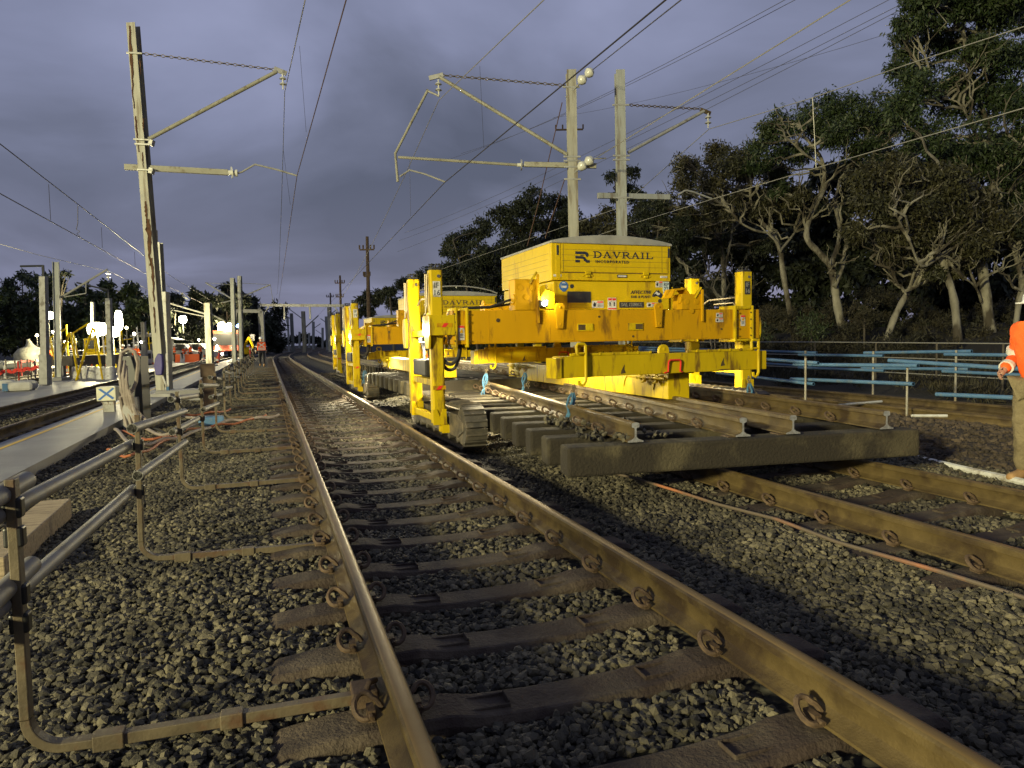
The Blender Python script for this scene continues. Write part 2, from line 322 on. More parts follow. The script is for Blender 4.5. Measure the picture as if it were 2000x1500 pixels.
c2 = n.new('ShaderNodeValToRGB'); l.new(no.outputs['Fac'], c2.inputs[0]); q = c2.color_ramp.elements; q[0].position = .3; q[1].position = .7; q[0].color = (.032,.023,.015,1); q[1].color = (.07,.05,.033,1)
# bare soil right of the second track and on the bank, ballast elsewhere
sp = n.new('ShaderNodeSeparateXYZ'); l.new(gc.outputs['Object'], sp.inputs[0])
ma = n.new('ShaderNodeMath'); ma.operation = 'MULTIPLY'; l.new(sp.outputs[0], ma.inputs[0]); ma.inputs[1].default_value = math.cos(PSI)
mb_ = n.new('ShaderNodeMath'); mb_.operation = 'MULTIPLY_ADD'; l.new(sp.outputs[1], mb_.inputs[0]); mb_.inputs[1].default_value = math.sin(PSI); l.new(ma.outputs[0], mb_.inputs[2])
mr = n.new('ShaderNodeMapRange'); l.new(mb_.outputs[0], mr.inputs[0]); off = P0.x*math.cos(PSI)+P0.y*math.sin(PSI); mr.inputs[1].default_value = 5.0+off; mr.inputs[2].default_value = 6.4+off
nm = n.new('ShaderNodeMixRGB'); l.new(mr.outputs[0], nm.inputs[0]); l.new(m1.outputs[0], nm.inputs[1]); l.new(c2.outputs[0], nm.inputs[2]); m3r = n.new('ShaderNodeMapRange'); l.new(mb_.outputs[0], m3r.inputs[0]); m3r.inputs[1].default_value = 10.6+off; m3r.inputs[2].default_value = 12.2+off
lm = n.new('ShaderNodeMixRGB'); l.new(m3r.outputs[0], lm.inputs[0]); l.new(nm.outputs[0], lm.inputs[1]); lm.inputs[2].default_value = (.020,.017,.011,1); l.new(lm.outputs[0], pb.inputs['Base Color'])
bp = n.new('ShaderNodeBump'); bp.inputs['Strength'].default_value = 1; bp.inputs['Distance'].default_value = .03; bp.invert = True; l.new(vo.outputs['Distance'], bp.inputs['Height']); l.new(bp.outputs[0], pb.inputs['Normal'])
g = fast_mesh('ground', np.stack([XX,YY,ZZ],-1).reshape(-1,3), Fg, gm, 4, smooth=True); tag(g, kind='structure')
# ------------------------------------------------------------------ rails
RP = [(-.0725,0),(.0725,0),(.0725,.012),(.030,.026),(.0095,.045),(.0085,.115),(.014,.124),(.0345,.130),(.0355,.158),(.027,.168),(.012,.1715),(-.012,.1715),(-.027,.168),(-.0355,.158),(-.0345,.130),(-.014,.124),(-.0085,.115),(-.0095,.045),(-.030,.026),(-.0725,.012)]
def rail_mesh(pts, endm=None):
    b = MB(); k = len(RP); n = len(pts); vs = []
    for i, p in enumerate(pts):
        d = (pts[min(i+1,n-1)]-pts[max(i-1,0)]); d.z = 0; d.normalize(); x = Vector((d.y,-d.x,0))
        for rx, rz in RP: vs.append(p+x*rx+Vector((0,0,rz)))
    fs = []; ms = []
    for i in range(n-1):
        for j in range(k):
            a_ = i*k+j; c_ = i*k+(j+1)%k; fs.append((a_,c_,c_+k,a_+k)); ms.append(1 if 9 <= j <= 11 else 0)
    b.v = vs; b.f = fs+[tuple(range(k-1,-1,-1)), tuple(range((n-1)*k,n*k))]; b.m = ms+[2,2]; return b
def rail(a, t0, t1, label, z=.022, group='running rails', zf=None):
    ts = np.concatenate([np.arange(t0, min(t1,40), 1.), np.arange(max(t0,40), t1+.1, 4)]) if t1 > 41 else np.arange(t0, t1+.1, 1.)
    o = rail_mesh([W(a, t, z) for t in ts]).build('rail', [RAILW,RAILT,CUTST], None, smooth=True)
    return tag(o, label, 'rail', group)
rail(-.755,-2.2,330,'left rail of the empty curved track in the foreground')
rail(.755,-2.2,330,'right rail of the empty curved track, golden along its length')
rail(2.845,-2.2,330,'near rail of the track that runs under the lifted panel')
rail(4.355,-2.2,330,'far rail of the track that runs under the lifted panel')
rail(8.75,-2,230,'near rusty rail behind the blue pipe barrier',z=.04)
rail(10.25,-2,230,'far rusty rail behind the blue pipe barrier',z=.04)
rail(-5.33,0,330,'rail beside the concrete walkway, edge in shadow',z=.0)
rail(-6.87,0,330,'outer rail of the track beyond the walkway',z=.0)
rail(-11.3,4,330,'near rail of the track beside the works platform',z=-.05)
rail(-12.85,4,330,'rail of the farthest left track, next to the works platform',z=-.05)
# ------------------------------------------------------------------ sleepers with their clips
def sleeper_mesh(half=1.22):
    prof = [(-half,-.03),(-half+.05,-.004),(-.98,.018),(-.55,.018),(-.42,-.008),(-.2,-.020),(0,-.022),(.2,-.020),(.42,-.008),(.55,.018),(.98,.018),(half-.05,-.004),(half,-.03)]
    b = MB(); n = len(prof); sec = lambda tz: [(-.125,-.16),(.125,-.16),(.118,tz-.03),(.098,tz-.004),(.085,tz),(-.085,tz),(-.098,tz-.004),(-.118,tz-.03)]
    vs = []
    for x, z in prof:
        for y, zz in sec(z): vs.append((x,y,zz))
    k = 8; fs = [(i*k+j,(i+1)*k+j,(i+1)*k+(j+1)%k,i*k+(j+1)%k) for i in range(n-1) for j in range(k)]
    fs += [tuple(range(k)), tuple(range((n-1)*k+k-1,(n-1)*k-1,-1))]
    b.add(vs, fs)
    for s in (-1,1):      # cast panel between rail seat and middle
        x0, x1 = sorted((s*.30,s*.54))
        for y in (-.052,.044): b.box(x0,x1,y,y+.008,-.03,.0135-.012)
        b.box(x0,x0+.008,-.044,.044,-.03,.001); b.box(x1-.008,x1,-.044,.044,-.03,.012)
    return b
def clip_mb(s):          # s: +1 clip lies on the +x side of its rail
    b = MB()
    P = [(.092,-.050,.024),(.092,-.062,.030)]+[(.112+.038*math.cos(R_(a)), .038*math.sin(R_(a))-.004, .056+.034*math.sin(R_(a))) for a in range(-125,151,25)]+[(.066,.012,.066),(.054,.006,.050),(.046,.002,.036)]
    b.tube([(x*s,y,z) for x,y,z in P], .0120, 7)
    x0, x1 = sorted((s*.074,s*.102)); b.box(x0,x1,-.032,.032,.0,.046)
    return b
sl0 = sleeper_mesh(); SL = None; nsl = 0; clip_me = None
def make_sleeper(label, group):
    r = thing('sleeper', (0,0,0), label, 'sleeper', group)
    sl0.build('concrete_block', SLP, r, .008)
    for rx in (-.755,.755):
        for s in (-1,1):
            c = clip_mb(s).build('rail_clip', CLIPM, r, smooth=True); c.location = (rx,0,.018)
    return r
def place_sleepers(a, trange, label, group, proto=None, zz=0., withclips=lambda t: True, jit=.02):
    global nsl
    pr = proto
    for t in trange:
        p = W(a, t, zz)
        if pr is None: pr = o = make_sleeper(label, group)
        elif withclips(t): o = copy_tree(pr)
        else:
            src = [c for c in pr.children if c.name.startswith('concrete_block')][0]
            o = src.copy(); COL.objects.link(o); o.parent = None; o.name = 'sleeper'
        tag(o, label, 'sleeper', group); o.location = p; o.rotation_euler = (random.uniform(-.004,.004), random.uniform(-.006,.006), head(t)+random.uniform(-jit,jit)*.5); nsl += 1
    return pr
SP = .612
proto = place_sleepers(0, [i*SP for i in range(-3,31)], 'concrete sleeper under the empty foreground track', 'sleepers of the foreground track')
place_sleepers(0, [i*SP for i in range(31,125)], 'concrete sleeper under the empty foreground track', 'sleepers of the foreground track', proto, withclips=lambda t: False)
place_sleepers(3.6, [i*.615-.25 for i in range(-3,8)], 'concrete sleeper of the track under the lifted panel', 'sleepers of the track under the panel', proto, zz=-.005)
place_sleepers(3.6, [i*.615-.25 for i in range(8,60)], 'concrete sleeper of the track under the lifted panel', 'sleepers of the track under the panel', proto, zz=-.005, withclips=lambda t: False)
place_sleepers(-6.1, [i*.62+4 for i in range(0,50)], 'concrete sleeper of the track beyond the walkway', 'sleepers of the walkway track', proto, zz=-.02, withclips=lambda t: False)
# ------------------------------------------------------------------ ballast: angular stones, about 4 to 6 cm
def stone_set():
    b = bmesh.new(); bmesh.ops.create_icosphere(b, subdivisions=1, radius=1); V = np.array([v.co[:] for v in b.verts]); Fs = np.array([[v.index for v in f.verts] for f in b.faces]); b.free()
    outv = []
    for k in range(14):
        v = V.copy()*(1+rng.uniform(-.22,.22,(len(V),1)))
        for _ in range(5):
            nrm = rng.normal(size=3); nrm /= np.linalg.norm(nrm); d = v@nrm; lim = rng.uniform(.42,.75); v -= np.outer(np.maximum(d-lim,0), nrm)
        v *= rng.uniform(.75,1.25,3)*np.array([1,1,.8]); outv.append(v)
    return outv, Fs
SV, SF = stone_set()
def rand_rot(n):
    q = rng.normal(size=(n,4)); q /= np.linalg.norm(q,axis=1)[:,None]; w_,x,y,z = q.T
    return np.stack([np.stack([1-2*(y*y+z*z),2*(x*y-z*w_),2*(x*z+y*w_)],-1),np.stack([2*(x*y+z*w_),1-2*(x*x+z*z),2*(y*z-x*w_)],-1),np.stack([2*(x*z-y*w_),2*(y*z+x*w_),1-2*(x*x+y*y)],-1)],1)
def stones(a, t, r, dz, name, mat):
    h = np.interp(t,_ts,_h); x = np.interp(t,_ts,_cx)+a*np.cos(h); y = np.interp(t,_ts,_cy)+a*np.sin(h); z = ground_full(a,t)+dz
    Vs = []; Fs_ = []; o = 0; kind = rng.integers(0,len(SV),len(a)); Rm = rand_rot(len(a))
    for k in range(len(SV)):
        ii = np.where(kind == k)[0]
        if not len(ii): continue
        v = np.einsum('nij,vj->nvi', Rm[ii], SV[k])*r[ii,None,None]; v[...,2] *= .85; v += np.stack([x[ii],y[ii],z[ii]],-1)[:,None,:]
        nv = SV[k].shape[0]; Vs.append(v.reshape(-1,3)); Fs_.append((SF[None]+(np.arange(len(ii))*nv)[:,None,None]+o).reshape(-1,3)); o += nv*len(ii)
    ob = fast_mesh(name, np.concatenate(Vs), np.concatenate(Fs_), mat, 3); return tag(ob, kind='stuff')
BAL = M('ballast_stone', (.030,.026,.017), (.098,.085,.054), 1.3, .75, isl=.9, bump=.35, bsc=140)
DIRTS = M('soil_clod', (.036,.027,.018), (.07,.051,.034), 2, .95, isl=.4)
def infield(a, t, m=1.6):
    h = PSI; x = P0.x+a*math.cos(h)-t*math.sin(h); y = P0.y+a*math.sin(h)+t*math.cos(h)
    return (y > .9) & (np.abs(x) < y*.74+m)
def keep(a, t):
    k = np.ones(len(a), bool)
    for ra in (-.755,.755,2.845,4.355,-5.33): k &= np.abs(a-ra) > .088
    ph = np.abs(((t+SP/2) % SP)-SP/2); on = (np.abs(a) < 1.2) & (ph < .135); k &= ~on
    ph2 = np.abs(((t+.25+.3075) % .615)-.3075); on2 = (np.abs(a-3.6) < 1.2) & (ph2 < .14) & (t < 6); k &= ~(on2 & (rng.random(len(a)) > .06))
    k &= ~((a > -5.08) & (a < -3.87))
    return k
def scatter(n, a0, a1, t0, t1, rmin, rmax, extra=None):
    a = rng.uniform(a0,a1,n); t = rng.uniform(t0,t1,n); k = infield(a,t) & keep(a,t)
    if extra is not None: k &= extra(a,t)
    a, t = a[k], t[k]; r = rmin+(rmax-rmin)*rng.random(len(a))**1.45; return a, t, r
parts = [scatter(270000,-3.9,5.6,-2.6,7.5,.009,.033), scatter(120000,-3.9,5.4,7.5,17,.015,.038), scatter(42000,-4,5.4,17,34,.032,.055), scatter(9000,-8,-5.0,4,18,.025,.045)]
# a few stones lying on sleepers and loose bigger ones
a = rng.uniform(-1.2,1.2,420); t = rng.uniform(-2,14,420)
A_ = np.concatenate([p[0] for p in parts]); T_ = np.concatenate([p[1] for p in parts]); Rr = np.concatenate([p[2] for p in parts])
mound = .018*vnoise(A_, T_, 2.2, 11)+.035*vnoise(A_, T_, .9, 12)*(np.abs(A_) > 1.3)
dz = Rr*rng.uniform(-.1,.75,len(A_))+np.abs(mound)
stones(A_, T_, Rr, dz, 'ballast', BAL)
a = rng.uniform(5.3,8.5,26000); t = rng.uniform(-1,14,26000); k = infield(a,t); a, t = a[k], t[k]
stones(a, t, .012+.045*rng.random(len(a))**3, rng.uniform(-.01,.012,len(a)), 'soil_clods', DIRTS)
# ------------------------------------------------------------------ walkway, strip and platform
def slab(a0,a1,t0,t1,z0,z1,name,mat):
    ts = np.arange(t0,t1+.1,3.); b = MB(); vs = []
    for t in ts:
        for a_, z_ in ((a0,z0),(a1,z0),(a1,z1),(a0,z1)): vs.append(W(a_,t,z_))
    fs = [(i*4+j,i*4+(j+1)%4,i*4+4+(j+1)%4,i*4+4+j) for i in range(len(ts)-1) for j in range(4)]+[(0,1,2,3),((len(ts)-1)*4+3,(len(ts)-1)*4+2,(len(ts)-1)*4+1,(len(ts)-1)*4)]
    b.add(vs,fs); return b.build(name, mat)
tag(slab(-5.06,-3.92,-4,120,-.35,.03,'path',PATHM), kind='structure')
tag(slab(-4.86,-4.79,-4,120,.026,.034,'path_line',LINEM), kind='structure')
tag(slab(-10.4,-7.75,-4,150,-.3,-.02,'paved_strip',PATHM), kind='structure')
# ------------------------------------------------------------------ lifting gantries (u across the track, v along it)
GO = Vector((-1.04, 9.9, 0)); GTH = .35
def stroke(b, pts, wd, y, dep=.004, m=0, closed=False):     # flat strokes in the x/z plane facing -y
    pts = list(pts)
    for i in range(len(pts)-1):
        (x0,z0),(x1,z1) = pts[i], pts[i+1]; dx, dz = x1-x0, z1-z0; q = math.hypot(dx,dz)
        if q < 1e-6: continue
        ex, ez = dx/q*wd*.15, dz/q*wd*.15; nx, nz = -dz/q*wd/2, dx/q*wd/2; yy = y-.0002*(i % 5)
        b.prism([(x0-ex+nx,z0-ez+nz),(x0-ex-nx,z0-ez-nz),(x1+ex-nx,z1+ez-nz),(x1+ex+nx,z1+ez+nz)], (0,yy,0), (1,0,0), (0,0,1), (0,dep,0), m)
def arc(cx, cz, rx, rz, a0, a1, n=8): return [(cx+rx*math.cos(R_(a0+(a1-a0)*i/n)), cz+rz*math.sin(R_(a0+(a1-a0)*i/n))) for i in range(n+1)]
def slab_letters(word, x0, z0, hgt, wid, y):      # wide slab-serif capitals
    b = MB(); x = x0
    for ch in word:
        S_ = lambda pts, w_: stroke(b, [(x+px*wid, z0+pz_*hgt) for px, pz_ in pts], w_*hgt, y)
        if ch == 'I': S_([(.22,.03),(.22,.97)],.2); S_([(0,.05),(.44,.05)],.1); S_([(0,.95),(.44,.95)],.1); x += wid*.62; continue
        if ch == 'D': S_([(.2,.03),(.2,.97)],.2); S_([(0,.05),(.5,.05)],.1); S_([(0,.95),(.5,.95)],.1); S_(arc(.5,.5,.38,.42,90,-90,9),.19)
        if ch == 'A': S_([(.14,.03),(.46,.97)],.1); S_([(.46,.97),(.82,.03)],.2); S_([(.26,.33),(.68,.33)],.09); S_([(0,.05),(.3,.05)],.1); S_([(.62,.05),(1,.05)],.1)
        if ch == 'V': S_([(.14,.97),(.48,.03)],.2); S_([(.48,.03),(.84,.97)],.1); S_([(0,.95),(.34,.95)],.1); S_([(.68,.95),(1,.95)],.1)
        if ch == 'R': S_([(.2,.03),(.2,.97)],.2); S_([(0,.05),(.4,.05)],.1); S_([(0,.95),(.5,.95)],.1); S_(arc(.52,.72,.26,.21,90,-90,7),.17); S_([(.2,.5),(.52,.5)],.1); S_([(.5,.5),(.82,.05),(1,.05)],.16)
        if ch == 'L': S_([(.2,.03),(.2,.97)],.2); S_([(0,.95),(.42,.95)],.1); S_([(0,.05),(.82,.05),(.82,.3)],.12)
        x += wid*1.12
    return b, x
def logo_mb(x, z, s, y):
    b = MB(); S_ = lambda pts, w_: stroke(b, [(x+px*s, z+pz_*s*.72) for px, pz_ in pts], w_*s, y)
    S_([(0,.88),(.55,.88)],.17); S_(arc(.60,.72,.25,.16,90,-40,8),.19); S_([(.36,.66),(.55,.66)],.06)
    S_([(0,.46),(.5,.46),(.62,.38),(.72,.2),(.82,.10),(1,.10)],.17); S_([(0,.10),(.28,.10)],.17)
    return b
def crawler(b0, b1, r, u0, u1, hh):
    pass
def make_crawler(g, u0, u1, label=None):
    v0, v1, hgt = -.92, 2.42, .60; r = hgt/2-.03
    c = thing('crawler_track', ((u0+u1)/2,0,0), None, None); c.parent = g
    hw = (u1-u0)/2; pts = []
    Ls = v1-v0-2*r; n = 44; per = 2*Ls+2*math.pi*r
    bb = MB()
    for i in range(n):
        s = per*i/n
        if s < Ls: p = (v0+r+s, hgt-.03); ang = 0
        elif s < Ls+math.pi*r: q = (s-Ls)/r; p = (v1-r+r*math.sin(q), hgt/2+r*math.cos(q)); ang = -q
        elif s < 2*Ls+math.pi*r: p = (v1-r-(s-Ls-math.pi*r), .03); ang = math.pi
        else: q = (s-2*Ls-math.pi*r)/r; p = (v0+r-r*math.sin(q), hgt/2-r*math.cos(q)); ang = math.pi-q
        d = Vector((0,math.cos(ang),math.sin(ang))); nn = Vector((0,-math.sin(ang),math.cos(ang))); o = Vector((0,p[0],p[1])); L_ = per/n*.47
        bb.bar(o-d*L_, o+d*L_, hw*2, .034, up=nn); bb.bar(o-d*.012+nn*.026, o+d*.012+nn*.026, hw*2, .022, up=nn)
    bb.build('track_belt', TRKST, c, .004)
    f = MB(); f.box(-hw+.05,hw-.05,v0+.36,v1-.36,.17,.43)
    f.prism([(v0+.20,.24),(v0+.45,.14),(v1-.45,.14),(v1-.20,.24),(v1-.20,.36),(v1-.45,.45),(v0+.45,.45),(v0+.20,.36)], (-hw+.012,0,0), (0,1,0), (0,0,1), (hw*2-.024,0,0))
    f.build('track_frame', TRKST, c, .01)
    for v, nm in ((v0+r+.03,'idler_wheel'),(v1-r-.03,'idler_wheel')):
        q = MB(); q.disc((-hw+.03,v,hgt/2), (1,0,0), r-.03, hw*2-.06, 22); q.build(nm, TRKST, c, .008)
    for k in range(6):
        q = MB(); q.disc((-hw+.04,v0+.55+k*(v1-v0-1.1)/5,.115), (1,0,0), .065, hw*2-.08, 12); q.build('roller', TRKST, c)
    return c
def stripes(parent, loc, wd=.2, ht=.055):
    b = MB(); b.box(-wd/2,wd/2,-.003,0,-ht/2,ht/2,0); b.prism([(-.045,-ht/2+.001),(.015,-ht/2+.001),(.055,ht/2-.001),(-.005,ht/2-.001)], (0,-.006,0), (1,0,0), (0,0,1), (0,.003,0), 1)
    o = b.build('hazard_stripe', [ORG,RED], parent); o.location = loc; return o
def sticker(parent, loc, w_, h_, kind='warn'):
    b = MB(); b.box(-w_/2,w_/2,-.003,0,-h_/2,h_/2,0)
    if kind == 'warn':
        b.box(-w_/2+.002,w_/2-.002,-.005,-.003,h_/2-.03,h_/2-.002,1)
        b.prism([(-w_*.32,0),(w_*.32,0),(0,h_*.3)], (0,-.005,0), (1,0,0), (0,0,1), (0,.002,0), 2)
        for k in range(3): b.box(-w_*.34,w_*.34,-.005,-.003,-h_*.12-k*h_*.11,-h_*.07-k*h_*.11,3)
    elif kind == 'wide':
        b.box(-w_*.05,w_*.45,-.005,-.003,h_*.22,h_*.42,1)
        for k in range(3): b.box(-w_*.02,w_*.42,-.005,-.003,-h_*.38+k*h_*.2,-h_*.31+k*h_*.2,3)
        b.prism([(-w_*.42,-h_*.1),(-w_*.3,h_*.35),(-w_*.22,h_*.1),(-w_*.12,h_*.3),(-w_*.2,-h_*.35),(-w_*.34,-h_*.3)], (0,-.005,0), (1,0,0), (0,0,1), (0,.002,0), 3)
    elif kind == 'pair':
        for s in (-1,1): b.box(s*w_*.25-w_*.2,s*w_*.25+w_*.2,-.005,-.003,h_*.28,h_*.45,1); b.box(s*w_*.25-w_*.06,s*w_*.25+w_*.06,-.005,-.003,-h_*.2,h_*.15,3)
        b.box(-w_*.46,w_*.46,-.005,-.003,-h_*.46,-h_*.36,1)
    o = b.build('safety_sticker', [WHT,RED,ORG,NAVY], parent); o.location = loc; return o
def make_post(g, u, v, ztop, zbot, side, front, plate=None, dark=False):
    b = MB(); hw, hd, ch = (.090, .080, .022) if side > 0 else (.112, .10, .026)
    poly = [(-hw+ch,-hd),(hw-ch,-hd),(hw,-hd+ch),(hw,hd-ch),(hw-ch,hd),(-hw+ch,hd),(-hw,hd-ch),(-hw,-hd+ch)]
    b.prism(poly, (0,0,zbot), (1,0,0), (0,1,0), (0,0,ztop-zbot))
    p = b.build('leg_post', YEL, g, .004); p.location = (u,v,0)
    q = MB(); q.prism([(x*.86,y*.86) for x,y in poly], (0,0,ztop), (1,0,0), (0,1,0), (0,0,.035)); 
    for k in range(7):
        a = k*.9; q.tube([(.07*math.cos(a),.07*math.sin(a),ztop+.03),(.075*math.cos(a+.3),.075*math.sin(a+.3),ztop+.085),(.03*math.cos(a+1),.03*math.sin(a+1),ztop+.075)], .009, 5)
    q.build('post_cap', BLK, p)
    q = MB(); q.disc((.03,-hd-.012,ztop-.085), (0,1,0), .022, .012, 12); q.build('bolt', STEEL, p)
    # foot: reinforcing plates with a V cut, and the leg down to the crawler frame
    q = MB(); q.prism([(-hw-.006,zbot-.02),(hw+.006,zbot-.02),(hw+.006,zbot+.20),(hw*.45,zbot+.20),(0,zbot+.09),(-hw*.45,zbot+.20),(-hw-.006,zbot+.20)], (0,-hd-.018,0), (1,0,0), (0,0,1), (0,.018,0))
    q.build('foot_plate', YEL, p, .003)
    if front:
        q = MB(); q.bar((side*.06,-.02,zbot+.02),(side*.06,-.02,.18),.10,.10); q.prism([(-.02,.16),(.16,.16),(.02,.36),(-.02,.40)] if side > 0 else [(.02,.16),(-.16,.16),(-.02,.36),(.02,.40)], (side*.05,-.08,0), (1,0,0), (0,0,1), (0,.03,0)); q.build('foot_bracket', YEL, p, .003)
        # hydraulic rod fittings on the outer face
    q = MB()
    for k in range(2): q.tube([(-side*(hw+.02+.022*k),.03,ztop-.05),(-side*(hw+.02+.022*k),.03,ztop-.5-.1*k),(-side*(hw+.05),.05,ztop-.62)], .011, 6)
    q.build('hose', CHAINM, p)
    if plate:
        q = MB(); q.box(-.052,.052,-hd-.006,-hd-.001,ztop-.37,ztop-.155); pl = q.build('number_plate', DKPL if dark else WHT, p)
        text(plate[0], .105, DKPL if not dark else GREYROOF, pl, (0,-hd-.007,ztop-.215)); text(plate[1], .105, DKPL if not dark else GREYROOF, pl, (0,-hd-.007,ztop-.315))
    return p
def make_beam(g, v, towers, front=True):
    z0, z1 = 1.39, 1.86; b = MB()
    b.box(.20,5.36,v-.15,v+.17,z0,z1)
    bm = b.build('main_beam', ORG, g, .008)
    for u in (.24,.40): q = MB(); q.box(u-.018,u+.018,v-.195,v+.21,z0-.045,z1+.04); q.build('sleeve_collar', YEL, bm, .012)
    q = MB()
    for u in (4.86,5.19): q.box(u-.02,u+.02,v-.205,v+.22,z0-.05,z1+.06)
    q.box(4.879,5.171,v-.195,v-.151,z1+.003,z1+.05); q.box(4.879,5.171,v-.195,v-.151,z0-.04,z0-.003); q.build('end_frame', YEL, bm, .012)
    for (u0,u1,zt,hood) in towers:
        b = MB(); b.box(u0,u1,v-.162,v+.10,z1+.002,zt); b.box(u1-.035,u1,v-.20,v-.16,z0+.28,zt+.07)
        tw = b.build('saddle_block', ORG, bm, .006)
        for du, dz_ in ((.09,-.12),(.27,-.12),(.18,-.26)): q = MB(); q.disc((u0+du,v-.170,zt+dz_), (0,1,0), .042, .008, 16); q.build('weld_boss', ORG, tw, .002)
        q = MB(); q.disc((u0+.015,v-.10,z1+.16), (-1,0,0), .07, .03, 14); q.build('side_boss', ORG, tw, .002)
        q = MB(); q.tube([(u1-.14,v-.17,zt-.06),(u1-.03,v-.17,zt+.10),(u1-.0,v-.10,zt+.10),(u1-.0,v+.06,zt-.02)], .016, 6); q.build('lifting_loop', YEL, tw)
        if hood:
            q = MB(); q.prism([(u0-.20,zt-.06),(u0-.13,zt+.08),(u0+.08,zt+.10),(u0+.20,zt-.05),(u0+.17,zt-.05),(u0+.06,zt+.07),(u0-.11,zt+.05),(u0-.17,zt-.06)], (0,v-.16,0), (1,0,0), (0,0,1), (0,.26,0)); q.build('guard_hood', ORG, tw, .004)
    if front:
        for u in (1.80,3.45):
            q = MB(); q.prism([(-.045,-.20),(.045,-.20),(.075,.12),(.05,.17),(-.05,.17),(-.075,.12)], (u,v-.20,1.79), (1,0,0), (0,0,1), (0,.045,0)); q.disc((u,v-.21,1.90), (0,1,0), .018, .02, 10); q.disc((u,v-.21,1.65), (0,1,0), .014, .02, 10); q.build('pivot_link', ORG, bm, .006)
        for u, fl in ((2.22,0),(3.06,1)):
            q = MB(); q.box(u-.13,u+.13,v-.166,v-.151,1.55,1.66); x0 = u-.12 if not fl else u+.0; q.box(x0,x0+.12,v-.169,v-.166,1.565,1.645,1); q.box(u+.0 if not fl else u-.115,u+.115 if not fl else u-.005,v-.172,v-.166,1.562,1.648,0); q.build('fork_pocket', [YEL,RAILW], bm, .004)
        q = MB()
        for u, z in ((.86,1.72),(2.45,1.76),(3.02,1.46),(4.62,1.55)): q.disc((u,v-.158,z), (0,1,0), .028 if u < 1 else .016, .01, 14)
        q.build('bolt', RAILW, bm)
        q = MB()
        for u in (.215,.425,4.90,5.15):
            for z in (1.44,1.56,1.70,1.81): q.disc((u,v-.2085 if u > 1 else v-.198,z),(0,1,0),.011,.012,8)
        q.build('bolt', RAILW, bm)
        q = MB()
        for u in (.72,1.66,3.70): q.box(u-.004,u+.004,v-.1535,v-.149,z0+.004,z1-.004)
        q.box(.45,4.8,v-.153,v-.149,z0+.018,z0+.024); q.build('weld_seam', ORG, bm)
        sticker(bm, (.32,v-.156,1.55), .085, .20, 'warn'); sticker(bm, (5.03,v-.156,1.68), .085, .17, 'warn')
        sticker(bm, (4.58,v-.155,1.77), .12, .07, 'wide'); sticker(bm, (4.58,v-.155,1.69), .14, .06, 'wide')
    return bm
